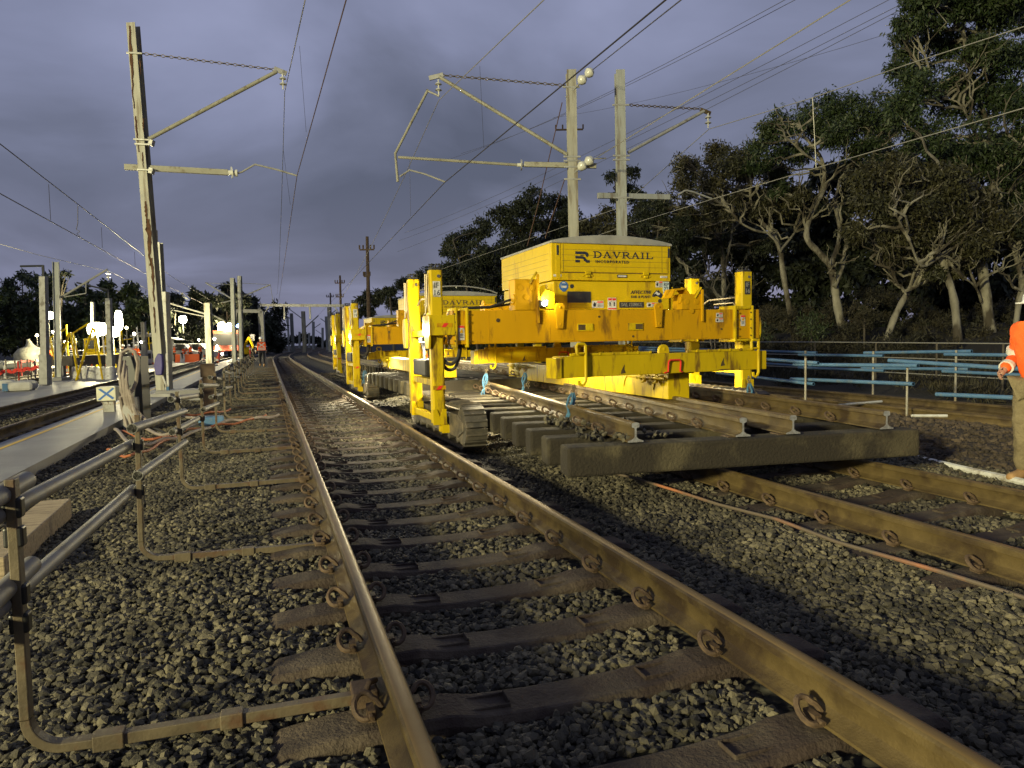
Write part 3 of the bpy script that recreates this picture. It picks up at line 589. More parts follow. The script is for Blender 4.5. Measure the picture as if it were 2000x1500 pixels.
def power_pack(g, u0, u1, v0, v1, zb, zm, zt, flat=True, rim=False):
    mid = MB(); mid.box(u0+.03,u1-.02,v0+.012,v1-.02,zb,zm-.012); 
    pk = mid.build('power_pack', PACK, g, .012)
    up = MB(); up.box(u0,u1,v0,v1,zm,zt); can = up.build('canopy', PACK, pk, .012)
    q = MB(); q.box(u0+.16,u1-.05,v0-.010,v0-.001,zm+.13,zt-.02)
    q.box(u0+.07,u0+.15,v0-.010,v0-.001,zm+.02,zt-.02); q.build('door_panel', PACK, can, .004)
    q = MB()
    for k in range(1,5): z = zm+.13+(zt-zm-.15)*k/5; q.box(u0+.17,u1-.06,v0-.0112,v0-.0098,z-.002,z+.002); q.box(u0-.0012,u0+.001,v0+.12,v1-.08,z-.06,z-.056)
    for x in (u0+.20,u1-.17): q.box(x-.003,x+.003,v0-.0115,v0-.0095,zm+.14,zt-.03)
    q.box(u0+.16,u1-.06,v0-.0115,v0-.0095,zm+.118,zm+.128); q.build('panel_joint', RAILW, can)
    for x in (u0+.10,u1-.045):
        q = MB(); q.box(x-.014,x+.014,v0-.020,v0-.008,zt-.20,zt-.05); q.build('hinge', DKPL, can)
    for x in (u0+.62,u1-.48):
        q = MB(); q.box(x-.05,x+.05,v0-.03,v0-.008,zm+.10,zm+.145); q.box(x-.03,x+.03,v0-.035,v0-.008,zm+.05,zm+.09); q.disc((x-.08,v0-.012,zm+.075),(0,1,0),.016,.01,8); q.disc((x+.08,v0-.012,zm+.075),(0,1,0),.016,.01,8); q.build('latch', YEL, can, .003)
    q = MB(); q.box((u0+u1)/2+.16-.09,(u0+u1)/2+.16+.09,v0-.014,v0-.001,zm+.05,zm+.10); hd_ = q.build('handle', DKPL, can, .01)
    q = MB(); q.box((u0+u1)/2+.16-.075,(u0+u1)/2+.16+.075,v0-.017,v0-.0142,zm+.063,zm+.087); q.build('reflector', WHT, hd_)
    # domed lid
    b = MB(); n = 12; vs = []; hgt = .17 if flat else .10; wd = u1-u0+.03; vs = [(u0-.015+wd*i/n, hgt*math.sin(math.pi*i/n)**.8*(.65 if flat else 1)) for i in range(n+1)]
    b.prism(vs+[(u1+.015,-.035),(u0-.015,-.035)], (0,v0-.03,zt+.022), (1,0,0), (0,0,1), (0,v1-v0+.05,0)); b.build('roof', GREYROOF, pk, .008)
    if rim:
        b = MB(); b.tube([(u0-.02+wd*i/n, v0-.03, zt+.06+.20*math.sin(math.pi*i/n)**.7) for i in range(n+1)], .02, 6); b.tube([((u0+u1)/2,v0-.03,zt+.2),((u0+u1)/2,v0-.03,zt+.27)], .014, 6); b.build('roof_rail', GALV, pk)
    lw = u1-u0; s = lw/2.1
    logo_mb(u0+.40*s, zt-.30*s, .23*s, v0-.016).build('logo', NAVY, pk)
    lb, xe = slab_letters('DAVRAIL', u0+.70*s, zt-.225*s, .10*s, .150*s, v0-.016); lb.build('lettering', NAVY, pk)
    text('INCORPORATED', .062*s, NAVY, pk, (u0+.70*s+.33*s,v0-.017,zt-.285*s), space=1.35)
    q = MB(); q.box(u0+.03,u0+.16,v0-.008,v0-.001,zm+.055,zm+.09); q.box(u1-.20,u1-.07,v0-.008,v0-.001,zm+.055,zm+.09); q.build('name_label', WHT, can)
    # lower face plates
    y = v0+.010; H = zm-zb; Z = lambda f: zb+H*f
    q = MB(); q.disc((u0+.20*s,y,Z(.80)), (0,-1,0), .075*s, .006, 22, 0); q.disc((u0+.20*s,y-.006,Z(.82)), (0,-1,0), .052*s, .002, 18, 1); q.box(u0+.155*s,u0+.245*s,y-.011,y-.009,Z(.815),Z(.895),0); q.prism([(u0+.17*s,Z(.62)),(u0+.23*s,Z(.62)),(u0+.225*s,Z(.74)),(u0+.175*s,Z(.74))],(0,y-.011,0),(1,0,0),(0,0,1),(0,.002,0),0); q.build('mask_sign', [BLU,WHT], pk)
    for x, z in ((u0+.34*s,Z(.80)),(u1-.20*s,Z(.30))):
        q = MB(); q.disc((x,y,z), (0,-1,0), .033*s, .004, 14); q.build('vent_hole', DKPL, pk)
    q = MB(); q.box(u0+.26*s,u0+.66*s,y-.006,y,Z(.24),Z(.62)); pl = q.build('data_plate', DKPL, pk)
    sticker(pk, (u0+.78*s,y-.001,Z(.18)), .20*s, .11*s, 'wide'); sticker(pk, (u0+1.03*s,y-.001,Z(.20)), .15*s, .19*s, 'pair'); sticker(pk, (u0+1.82*s-.06*s,y-.001,Z(.16)), .20*s, .07*s, 'wide')
    q = MB(); q.box(u0+1.16*s,u0+1.60*s,y-.006,y,Z(.06),Z(.26)); pl = q.build('load_plate', DKPL, pk); text('SWL 12500KG', .075*s, GREYROOF, pl, (u0+1.38*s,y-.007,Z(.16)), sx=.82)
    text('AFFECTIVE', .078*s, NAVY, pk, (u0+1.55*s,y-.002,Z(.60)), shear=.25, ext=.003); text('RAIL & PLANT', .058*s, NAVY, pk, (u0+1.55*s,y-.002,Z(.44)))
    q = MB(); A = [(0,.35),(.12,.55),(.28,.72),(.42,.92),(.55,.80),(.62,.95),(.72,.72),(.86,.62),(1,.38),(.92,.12),(.76,.0),(.62,.16),(.40,.26),(.18,.14),(.02,.18)]
    q.prism([(x*.19*s,z*.14*s) for x, z in A], (u0+1.76*s,y-.004,Z(.40)), (1,0,0), (0,0,1), (0,.004,0), 0)
    q.prism([(.03*s,.06*s),(.08*s,.11*s),(.12*s,.075*s),(.15*s,.09*s),(.13*s,.05*s),(.10*s,.045*s),(.07*s,.075*s)], (u0+1.76*s,y-.006,Z(.40)), (1,0,0), (0,0,1), (0,.002,0), 1); q.build('map_emblem', [NAVY,WHT], pk)
    q = MB(); q.box(u1-.14*s,u1-.03*s,y-.006,y,Z(.66),Z(1.0)-.005); pl = q.build('number_plate', M('pale_blue_plate',(.45,.55,.56),rough=.5), pk); text('RP', .085*s, NAVY, pl, (u1-.085*s,y-.007,Z(.88))); text('22', .085*s, NAVY, pl, (u1-.085*s,y-.007,Z(.73)))
    sticker(pk, (u1-.21*s,y-.001,Z(.90)), .13*s, .10*s, 'wide'); sticker(pk, (u1-.085*s,y-.001,Z(.60)), .10*s, .06*s, 'wide')
    # lifting lugs on the sides
    for x, s_ in ((u0,-1),(u1,1)):
        q = MB(); q.prism([(0,-.13),(s_*.10,-.09),(s_*.13,.02),(s_*.08,.11),(0,.13)], (x,v0+.25,zb+H*.62), (1,0,0), (0,0,1), (0,.06,0)); q.disc((x+s_*.065,v0+.235,zb+H*.62),(0,1,0),.03,.09,12); q.build('lifting_lug', YEL, pk, .005)
    # bolted corner boxes at beam level
    for x0, x1 in ((u0-.30,u0-.01),(u1+.02,u1+.30)):
        q = MB(); q.box(x0,x1,v0+.06,v0+.10,zb-.03,zb+H*.72); 
        for dx in (.05,.24):
            for dz_ in (.06,.36): q.disc((x0+dx,v0+.055,zb+dz_),(0,1,0),.014,.02,8)
        q.build('bolted_plate', YEL, pk, .004)
    return pk
def make_gantry(o, rot, label, plate, pack, dz=0):
    g = thing('lifting_gantry', o, label, 'gantry', 'track lifting gantries', rot)
    make_crawler(g, .125, .42); make_crawler(g, 4.70, 5.0)
    zt = 2.42+dz
    make_post(g, 0, 0, zt, .30, 1, True, plate); make_post(g, .02, 1.5, zt, .30, 1, False)
    make_post(g, 5.24, .10, zt+.06, .52, -1, False, plate, dark=True); make_post(g, 5.27, 1.6, zt+.08, .52, -1, False)
    # ladder-like cross members joining front and rear posts
    for u in (0.01,5.25):
        q = MB(); z_ = (.36,.86,1.56)
        for z in z_: q.box(u-.05,u+.05,.11,1.40,z-.045,z+.045)
        fr = q.build('cross_member', YEL, g, .006)
        for v in (-.02,1.5):
            q = MB(); q.prism([(v-.09,1.34),(v+.09,1.34),(v+.16,1.47),(v+.16,1.66),(v+.09,1.80),(v-.09,1.80),(v-.13,1.66),(v-.13,1.47)], (u-(.15 if u < 1 else -.12),0,0), (0,1,0), (0,0,1), (.03,0,0)); q.build('gusset', YEL, fr, .006)
        q = MB()
        for k in range(7): q.tube([(u+.02,.18+.15*k,1.52),(u+.05+.03*math.sin(k*2.1),.20+.14*k,1.25),(u+.03,.24+.13*k,.95)], .020, 6)
        for k in range(3): q.tube([(u+.02,.3+.1*k,1.48)]+[(u+.10,.3+.1*k+.5*math.sin(a*.5),1.2-.34*math.sin(a)) for a in (.4,.9,1.4,1.9,2.4,2.8)]+[(u+.3,.7,1.5)], .022, 6)
        q.build('hose', BLK, g, smooth=True)
        q = MB(); q.tube([(u+.03,.3,1.6),(u+.03,.3,2.02),(u+.03,.36,2.08),(u+.03,1.1,2.08),(u+.03,1.3,2.0)], .014, 6); q.tube([(u+.07,.42,1.6),(u+.07,.42,1.96),(u+.07,.46,2.0),(u+.07,1.0,2.0)], .014, 6); q.build('hydraulic_pipe', CHAINM, g)
        q = MB(); q.box(u-.10,u+.14,.34,1.15,.94,1.18); q.build('valve_box', BLK, g, .02)
    # sleeves joining the posts and the beams
    for u0, u1 in ((-.14,.22),(5.12,5.66)):
        q = MB(); q.box(u0,u1,-.20,.22,1.52,1.80) if u0 < 0 else q.prism([(u0,1.50),(u1,1.50),(u1,1.74),(u0+.24,1.92),(u0,1.92)],(0,.22,0),(1,0,0),(0,0,1),(0,.06,0))
        sv = q.build('post_sleeve', YEL, g, .01)
        stripes(sv, (.07,-.203,1.66) if u0 < 0 else (5.52,.217,1.63), .22)
    stripes(g, (.0,-.108,.80), .18)
    q = MB(); q.tube(smoothpts([Vector(p) for p in ((.10,.12,1.50),(.06,.02,1.30),(.10,-.02,1.16),(.20,-.04,1.12),(.30,-.03,1.22),(.33,-.02,1.40))]), .026, 8); q.tube(smoothpts([Vector(p) for p in ((.12,.2,1.5),(.08,.12,1.22),(.15,.06,1.05),(.26,.02,1.06),(.33,.02,1.22),(.36,.03,1.40))]), .024, 8); q.tube(smoothpts([Vector(p) for p in ((.0,.3,1.5),(-.06,.22,1.3),(-.04,.18,1.12),(.03,.25,1.0),(.05,.4,1.1))]), .022, 8); q.build('hose', BLK, g, smooth=True)
    make_beam(g, 0, [(1.12,1.48,2.30,False),(3.88,4.26,2.10,True)])
    make_beam(g, 1.5, [(1.15,1.72,2.03,False),(3.9,4.3,2.1,False)], front=False)
    q = MB(); q.tube([(.4,-.02,1.90),(.8,.0,1.915),(1.12,.03,2.02)], .02, 6); q.tube([(.4,.03,1.90),(.8,.06,1.91),(1.14,.08,1.96)], .02, 6); q.build('hose', BLK, g)
    power_pack(g, *pack[:7], **pack[7])
    # work lamps
    q = MB(); q.box(1.47,1.60,-.24,-.16,1.90,2.0); lb = q.build('work_lamp', DKPL, g, .01)
    q = MB(); q.disc((1.535,-.241,1.95),(0,-1,0),.036,.008,14); q.build('lens', LAMPW, lb)
    q = MB(); q.prism([(1.52,1.88),(1.74,1.88),(1.74,2.12),(1.60,2.16),(1.52,2.05)],(0,-.14,0),(1,0,0),(0,0,1),(0,.03,0)); q.build('lamp_bracket', YEL, g, .006)
    for v in (.75,):
        q = MB(); q.box(-.06,.06,v-.12,v+.12,1.44,1.505); lb = q.build('work_lamp', DKPL, g, .008); q = MB(); q.box(-.05,.05,v-.11,v+.11,1.436,1.4395); q.build('lens', LAMPW, lb)
    return g
g1 = make_gantry(GO, GTH, 'nearest yellow gantry, number 16 on its left post, grey domed roof on the canopy', ('IF','16'), (2.02,4.17,.6,2.95,1.90,2.36,2.95,dict(flat=True)))
g2 = make_gantry(py_(695.5,690,18.8)*1.0-Vector((0,0,py_(695.5,690,18.8).z)), .36, 'middle yellow gantry, number 19 on its left post, half hidden behind the nearest one', ('IF','19'), (1.72,4.15,.5,2.7,1.90,2.12,2.74,dict(flat=False, rim=True)), .06)
p3 = py_(662,690,30.5); p3.z = 0
g3 = make_gantry(p3, .37, 'farthest and smallest gantry, its orange canopy showing past the middle one', None, (1.55,3.6,.6,2.7,1.90,2.0,2.55,dict(flat=False)), .28)
# light from the gantries' own lamps, plus one added fill lamp
def gl(g, u, v, z): return g.matrix_basis @ Vector((u,v,z))
WK = (1.0,.88,.56)
lamp('SPOT', gl(g1,1.535,-.26,1.95), 36.4, WK, .03, gl(g1,1.4,-2.0,1.2), 120, .6)
lamp('POINT', gl(g1,1.60,-.26,2.02), 13.0, WK, .03)
lamp('SPOT', gl(g1,0.02,.75,1.43), 312.0, WK, .05, gl(g1,0.02,.75,0), 150, .5)
lamp('POINT', gl(g1,-.22,.72,1.62), 117.0, WK, .05)
lamp('SPOT', gl(g1,1.0,1.0,1.35), 420, WK, .08, gl(g1,.9,1.4,0), 140, .6)
lamp('SPOT', gl(g1,1.35,.4,1.33), 320, WK, .08, gl(g1,2.6,-.6,.7), 150, .6)
lamp('SPOT', gl(g1,4.2,.8,1.33), 494.0, WK, .08, gl(g1,4.6,.6,.0), 140, .6)
lamp('SPOT', gl(g1,-.05,1.75,1.30), 260, WK, .06, gl(g1,-.15,4.6,0), 110, .6)
lamp('SPOT', gl(g1,.75,-.22,1.30), 150, WK, .05, gl(g1,.72,-1.5,0), 70, .6)
q = MB(); q.box(4.28,4.40,1.02,1.12,1.87,1.97); fill_lamp = q.build('work_lamp', DKPL, g1, .01); q = MB(); q.box(4.402,4.410,1.03,1.11,1.88,1.96); q.build('lens', LAMPW, fill_lamp)  # extra lamp box, added only to brighten the rear right post
lamp('SPOT', gl(g1,4.43,1.07,1.93), 160, WK, .03, gl(g1,5.3,1.4,2.1), 120, .6)  # spot of the added lamp, aimed at the rear right post
lamp('SPOT', gl(g2,.05,-.40,1.35), 1200, WK, .07, gl(g2,.35,-1.3,0), 95, .5)
lamp('POINT', gl(g2,-.22,.72,1.62), 62.4, WK, .05)
lamp('SPOT', gl(g2,1.0,-.6,1.35), 520, WK, .08, gl(g2,.6,-2.6,0), 150, .6)
lamp('SPOT', gl(g2,2.4,.6,1.35), 676.0, WK, .08, gl(g2,2.4,0,.4), 150, .6)
lamp('POINT', gl(g3,-.22,.72,1.62), 62.4, WK, .05)
lamp('SPOT', gl(g3,1.6,.6,1.6), 520.0, (1,.62,.2), .08, gl(g3,1.6,.6,0), 150, .6)
# ------------------------------------------------------------------ the lifted turnout panels
CLP = {}
def panel(o, yaw, label, spec, nb, pitch, blen, first_long, tilt=.0, rails=(), zz=0):
    p = thing('turnout_panel', o, label, 'track panel', None, yaw)
    # local x across, y back, z up; origin at front-left-bottom of the first bearer
    for k in range(nb):
        L_ = blen(k); x0 = spec(k)
        b = MB(); b.box(x0, x0+L_, k*pitch-.125, k*pitch+.125, 0, .255); q = b.build('bearer', BEAR, p, .022)
        if k < 14 and k > 0:
            for (x_, x1_, yl) in rails:
                xr = x_+(x1_-x_)*(k*pitch)/yl
                for s in (-1,1):
                    if s not in CLP: CLP[s] = clip_mb(s).build('rail_clip', CLIPM, q, smooth=True); cc = CLP[s]
                    else: cc = CLP[s].copy(); COL.objects.link(cc); cc.parent = q
                    cc.location = (xr, k*pitch, .27)
    for (x_, x1_, yl) in rails:
        n = 14; pts = [Vector((x_+(x1_-x_)*i/n, -.09+(yl+.09)*i/n, .268)) for i in range(n+1)]
        r = rail_mesh(pts).build('rail', [RAILW,RAILT,CUTST], p, smooth=True)
    b = MB()
    for (x_, x1_, yl) in rails[1:3]: b.box(x_-.11,x_+.11,-.02,.11,.256,.266)
    b.build('base_plate', CLIPM, p)
    return p
pan = panel((.45,6.03,.27), .215, 'lifted turnout panel of rails on long concrete bearers, cut ends facing forward', lambda k: -.02-.012*k, 15, .60, lambda k: 3.46+.03*k, 0,
   rails=[(.60,.52,8.6),(1.62,1.70,8.6),(2.12,2.03,8.6),(3.10,3.20,8.6)])
pan2 = panel((-1.9,12.9,.46), .345, 'second lifted panel behind the first, its bearer ends brightly lit by a lamp', lambda k: -.05 if k < 9 else .8, 24, .55, lambda k: 4.2 if k < 9 else 3.35, 0,
   rails=[(.85,.75,13),(2.35,2.3,13),(2.9,2.9,13),(3.5,3.9,13)])
# stones carried on the first bearers
k = 260; a = rng.uniform(.25,1.15,k); bb_ = rng.uniform(0,1.9,k); kk = (a < .62-.1*bb_)|(rng.random(k) < .12); a = a[kk]; bb_ = bb_[kk]
cy, sy = math.cos(.215), math.sin(.215); X = .45+a*cy-bb_*sy; Y = 6.03+a*sy+bb_*cy
Vs = []; Fs_ = []; o_ = 0; Rm = rand_rot(len(a))
for i in range(len(a)):
    v = (Rm[i]@SV[i % 14].T).T*rng.uniform(.02,.042)+np.array([X[i],Y[i],.55+rng.uniform(-.01,.05)*max(0,1-abs(a[i]-.4)*1.2)]); Vs.append(v); Fs_.append(SF+o_); o_ += len(v)
tag(fast_mesh('loose_stones', np.concatenate(Vs), np.concatenate(Fs_), BAL, 3), kind='stuff')
# ------------------------------------------------------------------ lifting frames: long girder with cross beams, hooks and chains
def spreader(par, p, q, ht=.24, wd=.20):
    p = Vector(p); q = Vector(q); d = (q-p); L_ = d.length; ang = math.atan2(d.y,d.x)
    s = thing('cross_beam', p, None, None, None, ang); s.parent = par
    b = MB(); b.box(0,L_,-wd/2,wd/2,0,ht); sb = b.build('beam_body', YEL, s, .006)
    b = MB(); b.box(-.07,0.0,-wd/2-.02,wd/2+.02,-.005,ht*.93); b.build('end_plate', YEL, s, .006); b = MB(); b.box(L_-.0,L_+.10,-wd/2-.02,wd/2+.02,-.0,ht*.98); b.build('end_plate', YEL, s, .006)
    b = MB(); b.box(.12,L_*.42,-wd/2-.006,-wd/2+.02,ht,ht+.03); b.box(L_*.60,L_*.97,-wd/2-.006,-wd/2+.02,ht,ht+.03)
    for k in range(16):
        x = .16+k*(L_-.3)/15
        if not (.42 < x/L_ < .60): b.box(x-.014,x+.014,-wd/2-.012,-wd/2-.005,ht+.004,ht+.036)
    b.build('stop_bar', YEL, s, .003)
    b = MB(); b.prism([(-.075,0)]+[(.075*math.cos(R_(a_)),.03+.075*math.sin(R_(a_))) for a_ in range(180,-1,-18)]+[(.075,0)], (L_*.505,-.02,ht), (1,0,0), (0,0,1), (0,.04,0)); b.disc((L_*.505,-.025,ht+.05),(0,1,0),.02,.05,10); b.build('lifting_eye', YEL, s, .004)
    b = MB(); x = L_*.53; b.tube([(x-.14,-wd/2-.012,.012),(x-.09,-wd/2-.014,.02),(x-.09,-wd/2-.025,.14),(x-.07,-wd/2-.025,.16),(x+.07,-wd/2-.025,.16),(x+.09,-wd/2-.025,.14),(x+.09,-wd/2-.014,.02),(x+.12,-wd/2-.012,.012)], .011, 6); b.build('grab_handle', RED, s)
    b = MB()
    for (x, z) in ((L_*.27,.05),(L_*.78,.09)): b.prism([(0,0),(.07,.01),(.05,.05),(.055,.11),(.03,.07),(.01,.04)], (x,-wd/2-.002,z-.03), (1,0,0), (0,0,1), (0,.001,0))
    b.prism([(0,0),(.2,.003),(.25,.012),(.1,.014)], (L_*.75,-wd/2-.002,.01), (1,0,0), (0,0,1), (0,.001,0)); b.build('bare_patch', RAILW, s)
    for x in (L_*.085,L_*.965):
        b = MB(); y = -wd/2-.035
        b.tube([(x-.06,y,ht+.03),(x-.07,y,ht+.11),(x-.05,y,ht+.135),(x+.03,y,ht+.135),(x+.05,y,ht+.115),(x+.05,y,-.03),(x+.03,y,-.07),(x-.0,y,-.09),(x-.035,y,-.07),(x-.04,y,-.03)], .018, 7); b.tube([(x-.06,y,ht+.03),(x+.05,y,ht+.03)], .014, 6); b.build('hook_hanger', YEL, s, smooth=True)
    return s
def girder(par, p, q, z0, z1, wd=.30):
    p = Vector((p[0],p[1],0)); q = Vector((q[0],q[1],0)); L_ = (q-p).length; ang = math.atan2(q.y-p.y,q.x-p.x)
    s = thing('long_girder', p, None, None, None, ang); s.parent = par
    b = MB(); b.box(0,L_,-wd/2,wd/2,z0,z1); b.build('girder_body', YEL, s, .006)
    b = MB(); b.box(-.06,.26,-wd/2-.03,wd/2+.03,z1,z1+.02); b.box(L_-.3,L_+.04,-wd/2-.03,wd/2+.03,z1,z1+.02); b.build('cap_plate', YEL, s, .004)
    b = MB()
    for x in (.15,.45,L_-.5,L_-.9):
        b.tube([(x,wd/2+.05,z1-.05),(x+.10,wd/2+.05,z1-.02),(x+.16,wd/2+.05,z1-.07),(x+.11,wd/2+.05,z1-.12),(x+.03,wd/2+.05,z1-.10)], .02, 6)
    b.tube([(.0,wd/2+.05,z1-.06),(.9,wd/2+.05,z1-.06)], .018, 6); b.build('rigging_bar', YEL, s, smooth=True); b = MB(); b.tube([(L_-1.3,wd/2+.05,z1-.06),(L_-.1,wd/2+.05,z1-.06)], .018, 6); b.build('rigging_bar', YEL, s, smooth=True)
    for x in (.35,1.15):
        b = MB(); b.prism([(-.09,.10),(.09,.10),(.09,0),(.03,-.05),(0,-.14),(-.03,-.05),(-.09,0)], (x,wd/2,z0+.24), (1,0,0), (0,0,1), (0,.012,0)); b.build('bracket', YEL, s, .003)
    return s
lf = thing('lifting_rig', (1.6,9,1), 'yellow lifting frame under the nearest gantry, long girder with two cross beams', 'lifting frame')
def rel(par, fn, *a, **k):
    o = fn(par, *a, **k); o.location = Vector(o.location)-par.location; return o
rel(lf, spreader, (.50,7.9,1.005), (3.12,9.15,1.0))
rel(lf, spreader, (-.60,12.15,1.05), (2.2,13.1,1.05))
rel(lf, girder, (2.06,8.75), (.08,14.6), .67, .985)
lf2 = thing('lifting_rig', (-3,19,1), 'second lifting frame under the middle gantry, glowing yellow in lamp light', 'lifting frame')
rel(lf2, spreader, (-3.9,19.6,.98), (-1.3,20.6,1.0), .20)
rel(lf2, girder, (-1.15,12.9), (-3.4,19.6), .78, 1.05)
text('MOVE', .12, NAVY, [c for c in lf2.children if c.name.startswith('long_girder')][0], (.62,.157,.93), rot=(math.pi/2,0,math.pi))
def link_chain(b, p, q, n=9, r=.007, w_=.020):
    p = Vector(p); q = Vector(q); d = (q-p); L_ = d.length/n; dn = d.normalized(); s1 = dn.cross(Vector((0,1,0)))
    if s1.length < .05: s1 = dn.cross(Vector((1,0,0)))
    s1.normalize(); s2 = dn.cross(s1)
    for i in range(n):
        c = p+d*((i+.5)/n); s = s1 if i % 2 else s2; h = L_*.5
        pts = [c+dn*(h*math.cos(a_)*.98)+s*(w_*math.sin(a_)) for a_ in [2*math.pi*j/10 for j in range(11)]]; b.tube(pts, r, 5, cap=False)
def sling(top, bot, label):
    top = Vector(top); bot = Vector(bot); c = thing('chain_sling', top, label, 'chain sling', 'chain slings holding the panel')
    m = (bot-top); b = MB(); link_chain(b, (0,0,0), m*.25, 4); b.build('upper_chain', CHAINM, c)
    b = MB()
    for s in (-1,1):
        b.tube([m*.22+Vector((s*.01,0,0)), m*.36+Vector((s*.034,.01*s,0)), m*.54+Vector((s*.036,.02,0)), m*.68+Vector((s*.012,.03*s,0)), m*.84+Vector((-s*.012,0,0)), m*.99+Vector((-s*.03,0,-.02))], [.009,.014,.015,.014,.013,.010], 7)
    b.tube([m*.24, m*.45+Vector((.01,-.03,0)), m*.66+Vector((-.02,-.02,0)), m*.8+Vector((.015,-.01,0)), m*.97+Vector((.0,.01,0))], [.010,.014,.013,.014,.010], 7)
    b.build('blue_strop', ROPE, c, smooth=True)
    b = MB(); link_chain(b, m*.6+Vector((.06,0,0)), m*1.02+Vector((-.07,0,-.06)), 8); link_chain(b, m*.5+Vector((.07,0,.0)), m*.8+Vector((.09,0,-.02)), 5); b.build('lower_chain', CHAINM, c)
    return c
sling((.70,7.93,.93), (.60,7.85,.52), 'blue strop and chain hanging from the near cross beam onto the leftmost rail')
sling((3.02,9.05,.92), (3.06,9.0,.50), 'chain hanging at the right end of the near cross beam, onto the far rail')
sling((-.42,12.12,.98), (-.50,12.0,.52), 'blue strop hanging from the second cross beam behind the nearest left post')
sling((.25,12.35,.97), (.18,12.3,.52), 'dark chain hanging from the second cross beam, between two rails')
sling((-3.6,17.5,.85), (-3.65,17.4,.45), 'pale blue strop between the two left legs, beside the lit bearer ends')
# ------------------------------------------------------------------ handrail of bent stanchions clamped to the rail, with loose tubes taped on
BRKT = M('brown_painted_bar', (.075,.058,.034), (.12,.095,.056), 7, .55, bump=.15, bsc=50, dirt=(.09,.05,.025), dsc=6, damt=.35)
TAPE = M('black_tape', (.012,.012,.012), rough=.45)
ALU = M('handrail_tube', (.16,.157,.14), (.22,.216,.195), 2.5, .58, metal=.0, spec=.35, rvar=.1, dirt=(.17,.15,.11), dsc=5, damt=.35, stretch=(1,1,1))
GRP = 'stanchions of the left handrail'
tl = [.17, 2.52, 4.95, 7.4, 9.8, 12.2, 14.6]+[17+2.4*i for i in range(12)]
def stanchion():
    s = thing('handrail_stanchion', (0,0,0), 'bent brown stanchion of the left handrail, its foot bar reaching to the rail', 'stanchion', GRP)
    b = MB(); pts = [(0,0,1.0),(0,0,.16)]+[(.12-.12*math.cos(q),0,.16-.12*math.sin(q)) for q in (.2,.4,.6,.8,1.0,1.2,1.4)]+[(.14,0,.04),(.30,0,.035)]
    b.bar(pts[0], pts[1], .05, .032, up=(1,0,.01)); sec = []
    for i, p_ in enumerate(pts[1:]):
        d_ = (Vector(pts[min(i+2,len(pts)-1)])-Vector(pts[i])).normalized() if i else Vector((0,0,-1)); n_ = Vector((d_.z,0,-d_.x))
        sec += [Vector(p_)+n_*sx+Vector((0,sy,0)) for sx, sy in ((-.0165,-.0245),(.0165,-.0245),(.0165,.0245),(-.0165,.0245))]
    k_ = len(pts)-1; b.add(sec, [(i*4+j,i*4+(j+1)%4,i*4+4+(j+1)%4,i*4+4+j) for i in range(k_-1) for j in range(4)])
    b.build('upright', BRKT, s, .004)
    b = MB(); b.bar((.28,0,.035),(1.17,0,.032), .042, .042); b.build('foot_bar', BRKT, s, .003)
    b = MB(); b.box(.20,.30,-.03,.03,.006,.064); b.build('bar_sleeve', BRKT, s, .004); b = MB(); b.box(.62,.70,-.029,.029,.005,.062); b.build('bar_sleeve', BRKT, s, .004)
    b = MB(); b.box(1.10,1.20,-.06,.06,.0,.075); b.tube([(1.15,-.05,.07),(1.17,-.03,.10),(1.20,0,.09)], .014, 6); b.build('rail_clamp', CLIPM, s, .006)
    for z in (.90,.80,.60,.50):
        q = MB(); q.box(-.030,.030,-.024,.024,z-.035,z+.035); q.build('tape_binding', TAPE, s, .008)
    return s
st0 = stanchion()
for i, t in enumerate(tl):
    o = st0 if i == 0 else copy_tree(st0); o.location = W(-2.0, t, 0); o.rotation_euler = (0, random.uniform(-.015,.02), head(t)+random.uniform(-.03,.03))
ends = ['first and nearest', 'second', 'third', 'fourth', 'fifth', 'sixth', 'seventh']
for i in range(len(tl)-1):
    for z0, z1, lv in ((.92,.79,'top'),(.61,.49,'lower')):
        d0 = .28+random.uniform(-.05,.1); d1 = .22+random.uniform(-.05,.12)
        p = W(-2.0+(.035 if i%2 else -.045), tl[i]-d0*.9, z0+.02); q = W(-2.0+(.03 if i%2 else -.05), tl[i+1]+d1*.5, z1+.0)
        if i == 0: p = W(-2.045, tl[0]-1.2, z0+.0)
        b = MB(); b.pipe((0,0,0), q-p, .031, .027, 16); o = b.build('handrail_tube', [ALU,BLK], None, smooth=True, loc=p, fixn=False)  # inside coloured black to paint the shade within the open tube
        tag(o, ('%s grey tube between the %s and the next stanchion of the left handrail' % (lv, ends[i])) if i < 7 else '%s tube of the far left handrail, past the walkway mast' % lv, 'tube', 'tubes of the left handrail')
# short ends of the previous tubes at the first stanchion
for z, dz in ((.94,'upper'),(.62,'lower')):
    p = W(-2.03, -1.6, z); q = W(-2.03, .42, z+.01); b = MB(); b.tube([(0,0,0), q-p], .034, 16); o = b.build('handrail_tube', ALU, None, smooth=True, loc=p); tag(o, '%s tube coming in from the left edge and ending at the nearest stanchion' % dz, 'tube', 'tubes of the left handrail')
p = W(-2.09,-1.6,.49); q = W(-2.09,.16,.50); b = MB(); b.tube([(0,0,0), q-p], .040, 16); o = b.build('handrail_tube', ALU, None, smooth=True, loc=p); tag(o, 'thick bluish tube stub behind the nearest stanchion, lowest of the bundle', 'tube', 'tubes of the left handrail')
# timber baulk
b = MB(); b.box(-.12,.12,-1.0,.95,-.02,.16); o = b.build('timber_baulk', TIM, None, .008, loc=W(-3.02,3.85,-.10), rotz=PSI+.03); tag(o, 'pale squared timber baulk lying between the nearest stanchion and the walkway', 'timber')
